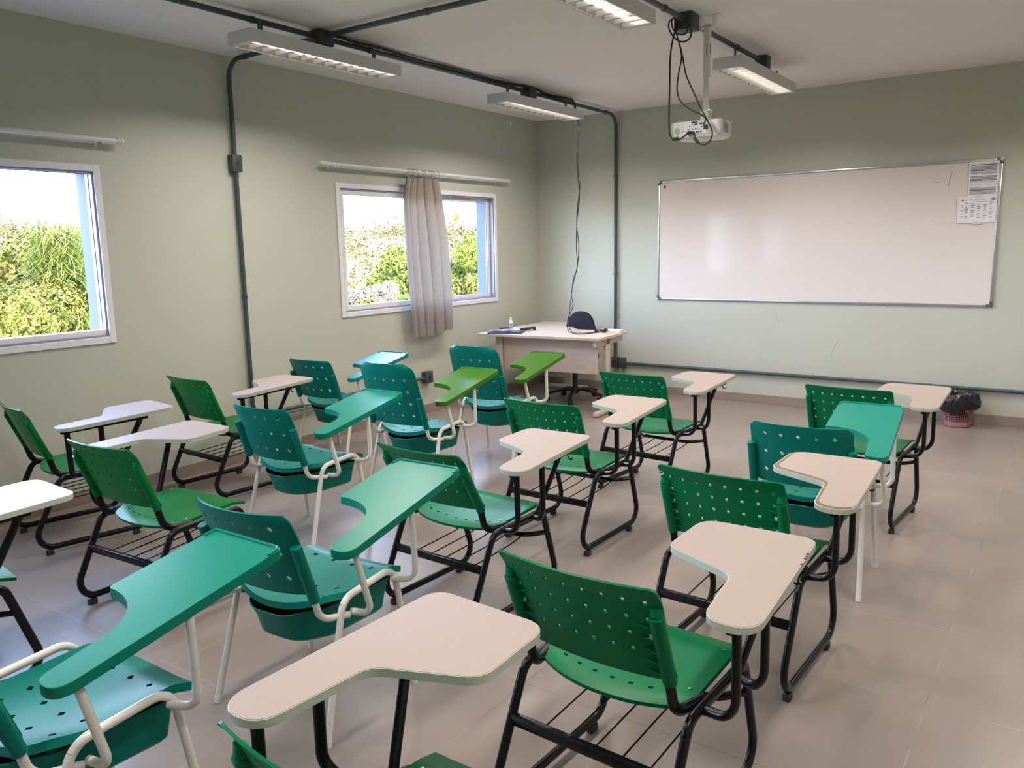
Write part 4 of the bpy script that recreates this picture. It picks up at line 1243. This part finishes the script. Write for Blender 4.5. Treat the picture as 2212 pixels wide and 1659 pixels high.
# marker and stapler
bm = bmesh.new(); add_cyl(bm, (-0.055, 0, 0.010), (0.030, 0, 0.011), 0.0085, 12); add_cyl(bm, (0.030, 0, 0.011), (0.070, 0, 0.011), 0.0095, 12)
o = finish(bm, 'marker', M['rubber']); o.location = (0.455, -1.330, ZD+0.026); o.rotation_euler = (0, 0, math.radians(38)); tag(o, 'dark whiteboard marker lying on the lilac paper', 'marker')
t = on_desk('stapler', 'black stapler standing open on the desk, right of the glue bottle', 'stapler', 0.600, -1.130, 42)
bm = bmesh.new(); add_box(bm, -0.065, 0.070, -0.018, 0.018, 0.0, 0.008, 0.003, 2); finish(bm, 'base', M['rubber'], t)
bm = bmesh.new(); add_box(bm, -0.085, 0.068, -0.016, 0.016, 0.018, 0.040, 0.007, 3, rot=Matrix.Rotation(-0.10, 3, 'Y'), piv=(0.06, 0, 0.02)); finish(bm, 'arm', M['rubber'], t)
bm = bmesh.new(); add_box(bm, 0.045, 0.068, -0.012, 0.012, 0.004, 0.026, 0.002, 1); finish(bm, 'hinge', M['rubber'], t)
# plug cluster and white adapter
t = on_desk('power_plug', 'dark bunch of plugs at the end of the hanging cables on the desk', 'plug', 1.325, -1.000, 10)
for k, (a, b, c, m_, r) in enumerate(((-0.03, 0.0, 0.016, 'vga', 0.3), (0.01, 0.02, 0.018, 'rubber', -0.5), (0.045, -0.005, 0.012, 'rubber', 0.9), (0.030, 0.035, 0.024, 'whiteplastic', 0.2), (0.055, 0.015, 0.026, 'vga', -0.2))):
    bm = bmesh.new(); add_box(bm, a-0.020, a+0.020, b-0.011, b+0.011, max(0, c-0.011), c+0.011, 0.004, 2, rot=Matrix.Rotation(r, 3, 'Z'), piv=(a, b, c))
    finish(bm, 'plug_body', M[m_], t)
t = on_desk('power_adapter', 'flat white box at the right end of the desk beside the plugs', 'adapter', 1.432, -0.905, 5)
bm = bmesh.new(); add_box(bm, -0.085, 0.085, -0.040, 0.040, 0.0, 0.024, 0.004, 2); finish(bm, 'case', M['whiteplastic'], t)
bm = bmesh.new(); add_box(bm, -0.070, 0.070, -0.030, 0.030, 0.0242, 0.0252); finish(bm, 'lid', M['paper'], t, smooth=False)

# ---------------------------------------------------------------- swivel chair behind the desk
t = thing('office_chair', 'black swivel office chair tucked behind the desk', 'chair', (0.900, -0.740, 0), math.radians(10))
bm = bmesh.new(); K = M['rubber']
add_lathe(bm, [(0.030, 0.070), (0.034, 0.075), (0.034, 0.135), (0.030, 0.14), (0.027, 0.145), (0.027, 0.30), (0.016, 0.302), (0.016, 0.41)], 0, 0, 18)
finish(bm, 'gas_column', K, t, 40)
for k in range(5):
    a = math.radians(-80+72*k); d = Vector((math.cos(a), math.sin(a), 0)); sd = Vector((-math.sin(a), math.cos(a), 0))
    bm = bmesh.new()
    pts = [d*0.02+Vector((0, 0, 0.105)), d*0.12+Vector((0, 0, 0.110)), d*0.22+Vector((0, 0, 0.092)), d*0.30+Vector((0, 0, 0.068))]
    add_sweep(bm, pts, 0.024, 0.014, 10, tuple(sd)); sp = finish(bm, 'base_spoke', K, t, 50)
    bm = bmesh.new(); c = d*0.285
    for s in (-1, 1):
        p = c+sd*s*0.014
        add_sweep(bm, [p-sd*0.008+Vector((0, 0, 0.026)), p+sd*0.008+Vector((0, 0, 0.026))], 0.026, 0.026, 16, (0, 0, 1))
    add_box(bm, c.x-0.008, c.x+0.008, c.y-0.008, c.y+0.008, 0.03, 0.068)
    finish(bm, 'caster', K, sp, 50)
bm = bmesh.new(); sh = fillet2d([(-0.22, -0.20), (0.22, -0.20), (0.21, 0.21), (-0.21, 0.21)], [0.07, 0.07, 0.10, 0.10], 5)
add_prism(bm, sh, 0.420, 0.475, 0.018, 0, None, 3); finish(bm, 'seat', M['fabricblack'], t)
bm = bmesh.new()   # D-shaped backrest
prof = [(-0.168, 0.0), (-0.160, 0.10), (-0.135, 0.185), (-0.090, 0.245), (-0.030, 0.270), (0.045, 0.268), (0.100, 0.240), (0.138, 0.185), (0.158, 0.10), (0.165, 0.0), (0.150, -0.055), (-0.150, -0.055)]
n = len(prof)
for layer in ((0.0, 0.0),): pass
fr_ = [bm.verts.new((x, 0.150+0.10*x*x*-4, 0.625+z)) for x, z in prof]
bk = [bm.verts.new((x, 0.195+0.10*x*x*-4, 0.625+z)) for x, z in prof]
bm.faces.new(fr_); bm.faces.new(bk[::-1])
for k in range(n): bm.faces.new((fr_[k], fr_[(k+1) % n], bk[(k+1) % n], bk[k]))
bmesh.ops.bevel(bm, geom=list(bm.edges), offset=0.012, segments=3, affect='EDGES')
finish(bm, 'backrest', M['fabricblack'], t, 60)
tube('back_bracket', K, fillet([(0, 0.0, 0.415), (0, 0.225, 0.415), (0, 0.212, 0.70)], [0, 0.06, 0], 6), 0.022, t, 0.006)

# ---------------------------------------------------------------- waste basket
t = thing('waste_basket', 'pink mesh waste basket lined with a black bag against the front wall', 'waste basket', (4.300, -0.185, 0))
bm = bmesh.new()
add_lathe(bm, [(0.088, 0.0), (0.096, 0.006), (0.104, 0.050)], 0, 0, 40)
for k in range(7):
    z = 0.062+0.0175*k; r = 0.104+(0.130-0.104)*(z-0.05)/0.2
    pts = [(r*math.cos(q), r*math.sin(q), z) for q in lin(0, 2*PI, 41)]
    add_sweep(bm, pts, 0.0028, 0.0028, 6, (0, 0, 1), False)
for k in range(44):
    q = 2*PI*k/44
    add_sweep(bm, [(0.104*math.cos(q), 0.104*math.sin(q), 0.048), (0.128*math.cos(q), 0.128*math.sin(q), 0.23)], 0.0022, 0.0022, 5, (0, 0, 1), False)
add_sweep(bm, [(0.132*math.cos(q), 0.132*math.sin(q), 0.236) for q in lin(0, 2*PI, 41)], 0.005, 0.008, 8, (0, 0, 1), False)
finish(bm, 'basket', M['pink'], t, 40)
bm = bmesh.new(); rings = []
rb = random.Random(5)
prf = [(0.126, 0.140), (0.138, 0.144), (0.153, 0.172), (0.158, 0.215), (0.153, 0.258), (0.142, 0.278), (0.128, 0.262), (0.118, 0.20), (0.105, 0.12), (0.092, 0.03), (0.05, 0.015)]
NB = 72
for j, (r, z) in enumerate(prf):
    row = []
    for k in range(NB):
        q = 2*PI*k/NB
        wv = 0.005*math.sin(9*q+j*0.8)+0.003*math.sin(17*q-j*1.3)+0.004*math.sin(4*q+j)
        hz = (0.022*math.sin(2*q+2.4)+0.010*math.sin(5*q)+0.004*math.sin(11*q)) if j < 2 else 0.004*math.sin(9*q+j)
        row.append(bm.verts.new(((r+wv*(1 if j < 8 else 0.3))*math.cos(q), (r+wv*(1 if j < 8 else 0.3))*math.sin(q)*1.0, z+hz)))
    rings.append(row)
for a, b in zip(rings, rings[1:]):
    for k in range(NB): bm.faces.new((a[k], a[(k+1) % NB], b[(k+1) % NB], b[k]))
bm.faces.new(rings[-1])
finish(bm, 'bin_bag', M['bag'], t, 55)

# ---------------------------------------------------------------- outside
ground_z = -3.4
def hillf(x, y):
    # valley floor, then the ridge that closes the view
    d = math.hypot(x, y)
    s = max(0.0, min(1.0, (d-30)/62.0)); s = s*s*(3-2*s)
    ridge = 3.6+1.2*math.sin(y*0.045+1.0)+0.8*math.sin(x*0.09)
    return ground_z-3.0*min(1, max(0, (d-12)/18))+s*(ridge-ground_z+3.0)
bm = bmesh.new(); g = []
rh = random.Random(3)
for i in range(71):
    row = []
    for j in range(71):
        x = -WT-0.3-130*(i/70)**1.5; y = -60+210*j/70
        row.append(bm.verts.new((x, y, hillf(x, y)+rh.uniform(-0.25, 0.25)*(1 if x < -12 else 0))))
    g.append(row)
for i in range(70):
    for j in range(70): bm.faces.new((g[i][j], g[i][j+1], g[i+1][j+1], g[i+1][j]))
o = finish(bm, 'hillside', M['hill'], None, 180); o['kind'] = 'structure'; o['label'] = 'hazy sunlit hillside beyond the windows'

def leaf_cloud(name, m, blobs, count, size, seed, parent, aspect=1.0, up=0.0):
    """leaves on and inside lobes (x,y,z,r); every leaf a small bent quad"""
    rn = random.Random(seed); vs = []; fs = []
    tot = sum(b[3]**2 for b in blobs)
    for b in blobs:
        for _ in range(int(count*b[3]**2/tot)):
            th = rn.uniform(0, 2*PI); cz = rn.uniform(-1, 1); sn = math.sqrt(1-cz*cz)
            rr = b[3]*(0.70+0.34*rn.random()**0.6)
            rr *= 1+0.16*math.sin(5*th+b[0]*3)*math.sin(4*cz+b[1])
            n = Vector((sn*math.cos(th), sn*math.sin(th), cz))
            c = Vector(b[:3])+n*rr
            nn = (n+Vector((rn.uniform(-1, 1), rn.uniform(-1, 1), rn.uniform(-.6, 1)))*0.8).normalized()
            a = nn.orthogonal().normalized(); q = rn.uniform(0, 2*PI)
            bvec = nn.cross(a)
            e1 = (a*math.cos(q)+bvec*math.sin(q)); e2 = nn.cross(e1)
            if up: e1 = (e1*(1-up)+Vector((0, 0, 1))*up+n*up*0.6).normalized()
            s = size*rn.uniform(0.6, 1.4)
            k = len(vs)
            vs += [c-e1*s*aspect, c+e2*s*0.5, c+e1*s*aspect, c-e2*s*0.5]
            fs.append((k, k+1, k+2, k+3))
    me = bpy.data.meshes.new(name); me.from_pydata([tuple(v) for v in vs], [], fs)
    me.materials.append(m)
    o = bpy.data.objects.new(name, me); COL.objects.link(o); o.parent = parent
    return o
def trunk(pts, r, parent, name='trunk'):
    bm = bmesh.new(); add_sweep(bm, pts, r, r, 8, (0.5, 0.5, 0.1)); return finish(bm, name, M['bark'], parent, 60)

def shrub(lab, x, y, z, r, m, seed, count=9000, size=0.045, cat='shrub', name='shrub', aspect=1.0, up=0.0, flat=1.0, lobes=14, grp='bushes outside the left window'):
    rn = random.Random(seed)
    gz = hillf(x, y)
    t = thing(name, lab, cat, (x, y, gz), 0, grp)
    zc = z-gz
    blobs = []
    for k in range(lobes):
        th = rn.uniform(0, 2*PI); rr = r*math.sqrt(rn.random())*0.75
        blobs.append((rr*math.cos(th), rr*math.sin(th), zc-r*flat*rn.uniform(0.25, 1.1), r*rn.uniform(0.30, 0.46)))
    leaf_cloud('foliage', m, blobs, count, size, seed, t, aspect, up)
    trunk([(0, 0, -0.2), (0.05, 0.03, zc*0.5), (0.0, 0.05, zc-r*0.6)], 0.06, t)
    for k in range(5):
        b = blobs[k]; trunk([(0.02, 0.02, zc*0.35), (b[0]*0.5, b[1]*0.5, (zc*0.35+b[2])*0.5), b[:3]], 0.025, t, 'branch')
    return t
shrub('broad bright green shrub filling the lower part of the left window', -8.3, -2.05, 1.05, 1.5, M['leafA'], 11, 44000, 0.032)
shrub('rounder shrub at the right of the left window view', -8.9, -0.55, 1.25, 1.4, M['leafA'], 12, 36000, 0.032)
shrub('shrub rising at the left border of the left window', -9.6, -3.3, 1.95, 1.6, M['leafA'], 13, 36000, 0.036)
shrub('taller bush further back in the middle of the left window', -11.4, -0.9, 2.05, 1.7, M['leafA'], 14, 22000, 0.055)
shrub('tufted bush behind, right side of the left window', -12.2, 1.0, 2.0, 1.6, M['leafA'], 15, 14000, 0.055)
# spiky long-leaved clump
def grass_clump(lab, x, y, z, r, seed, n=700):
    gz = hillf(x, y); t = thing('bamboo_clump', lab, 'plant', (x, y, gz), 0, 'bushes outside the left window')
    rn = random.Random(seed); vs = []; fs = []
    for _ in range(n):
        th = rn.uniform(0, 2*PI); el = rn.uniform(0.15, 1.3); L = r*rn.uniform(0.6, 1.1)
        base = Vector((rn.uniform(-.35, .35), rn.uniform(-.35, .35), z-gz-r*rn.uniform(0.2, 1.3)))
        d = Vector((math.cos(th)*math.cos(el), math.sin(th)*math.cos(el), math.sin(el)))
        sd = d.cross(Vector((0, 0, 1))).normalized(); w = 0.012
        prev = None
        for k in range(6):
            s = k/5; p = base+d*L*s+Vector((0, 0, -L*0.55*s*s)); ww = w*(1-s*0.9)
            a, b = len(vs), len(vs)+1
            vs += [p-sd*ww, p+sd*ww]
            if prev: fs.append((prev[0], prev[1], b, a))
            prev = (a, b)
    me = bpy.data.meshes.new('blades'); me.from_pydata([tuple(v) for v in vs], [], fs); me.materials.append(M['leafD'])
    o = bpy.data.objects.new('blades', me); COL.objects.link(o); o.parent = t
    trunk([(0, 0, -0.2), (0.05, 0, (z-gz)*0.5), (0, 0, z-gz-r)], 0.08, t, 'stem')
    return t
grass_clump('arching long-leaved clump at the right of the left window, against the sky', -8.6, -1.12, 2.10, 0.85, 21, 1300)
grass_clump('low clump of long blades in the lower right corner of the left window', -7.6, -1.25, 0.75, 0.6, 22, 500)
P = 'trees outside the far window'
shrub('yellow-green tree just left of the beige curtain', -18, 17.2, 1.65, 1.35, M['leafB'], 31, 16000, 0.075, 'tree', 'tree', 1.2, 0.35, 1.5, 16, P)
shrub('yellow-green tree lower left of the beige curtain', -16, 14.2, 0.45, 0.95, M['leafB'], 32, 9000, 0.07, 'tree', 'tree', 1.2, 0.35, 1.0, 10, P)
shrub('yellow-green pine right of the beige curtain, tallest in the far window', -14, 16.2, 2.00, 1.35, M['leafB'], 33, 18000, 0.065, 'tree', 'tree', 1.3, 0.45, 1.6, 18, P)
shrub('bush below the pine at the right of the curtain', -11, 12.6, 0.85, 1.1, M['leafA'], 34, 12000, 0.05, 'shrub', 'shrub', 1.0, 0.0, 1.0, 12, P)
shrub('pale flowering bush at the bottom of the far window', -12, 9.5, 0.62, 0.85, M['leafC'], 35, 12000, 0.04, 'shrub', 'shrub', 1.0, 0.0, 1.0, 12, P)
shrub('low bush in the bottom left corner of the far window', -11.5, 8.0, 0.30, 0.8, M['leafA'], 36, 9000, 0.045, 'shrub', 'shrub', 1.0, 0.0, 1.0, 10, P)
shrub('low green bush under the curtain\'s left edge in the far window', -12.5, 11.0, 0.25, 0.8, M['leafB'], 37, 8000, 0.05, 'shrub', 'shrub', 1.0, 0.0, 1.0, 10, P)
# one tall thin sapling, only tufts against the sky
gz = hillf(-13, 13.9); t = thing('sapling', 'thin sapling with two tufts against the white sky, right of the curtain', 'tree', (-13, 13.9, gz), 0, P)
leaf_cloud('tuft', M['leafB'], [(0.25, 0.45, 2.62-gz, 0.12), (0.0, 0.12, 2.15-gz, 0.12), (-0.05, 0.0, 1.95-gz, 0.10)], 260, 0.06, 5, t, 1.2, 0.3)
trunk([(0, 0, -0.1), (0.0, -0.05, 2.0-gz), (0.25, 0.42, 2.65-gz)], 0.012, t)
# woods on the far slopes: too many to count, one object
rn = random.Random(77); blobs = []
for _ in range(2600):
    x = -rn.uniform(26, 118); y = rn.uniform(6, 135)
    gz = hillf(x, y)
    if math.sin(x*0.09+1)*math.sin(y*0.08+0.5) > 0.45 and gz > -1: continue   # meadows
    r = rn.uniform(0.5, 1.5)
    blobs.append((x, y, gz+r*0.5, r))
o = leaf_cloud('distant_woods', M['far'], blobs, 150000, 0.16, 78, None, 0.9)
tag(o, 'brownish green woods covering the distant hillside', 'woods', None, 'stuff')
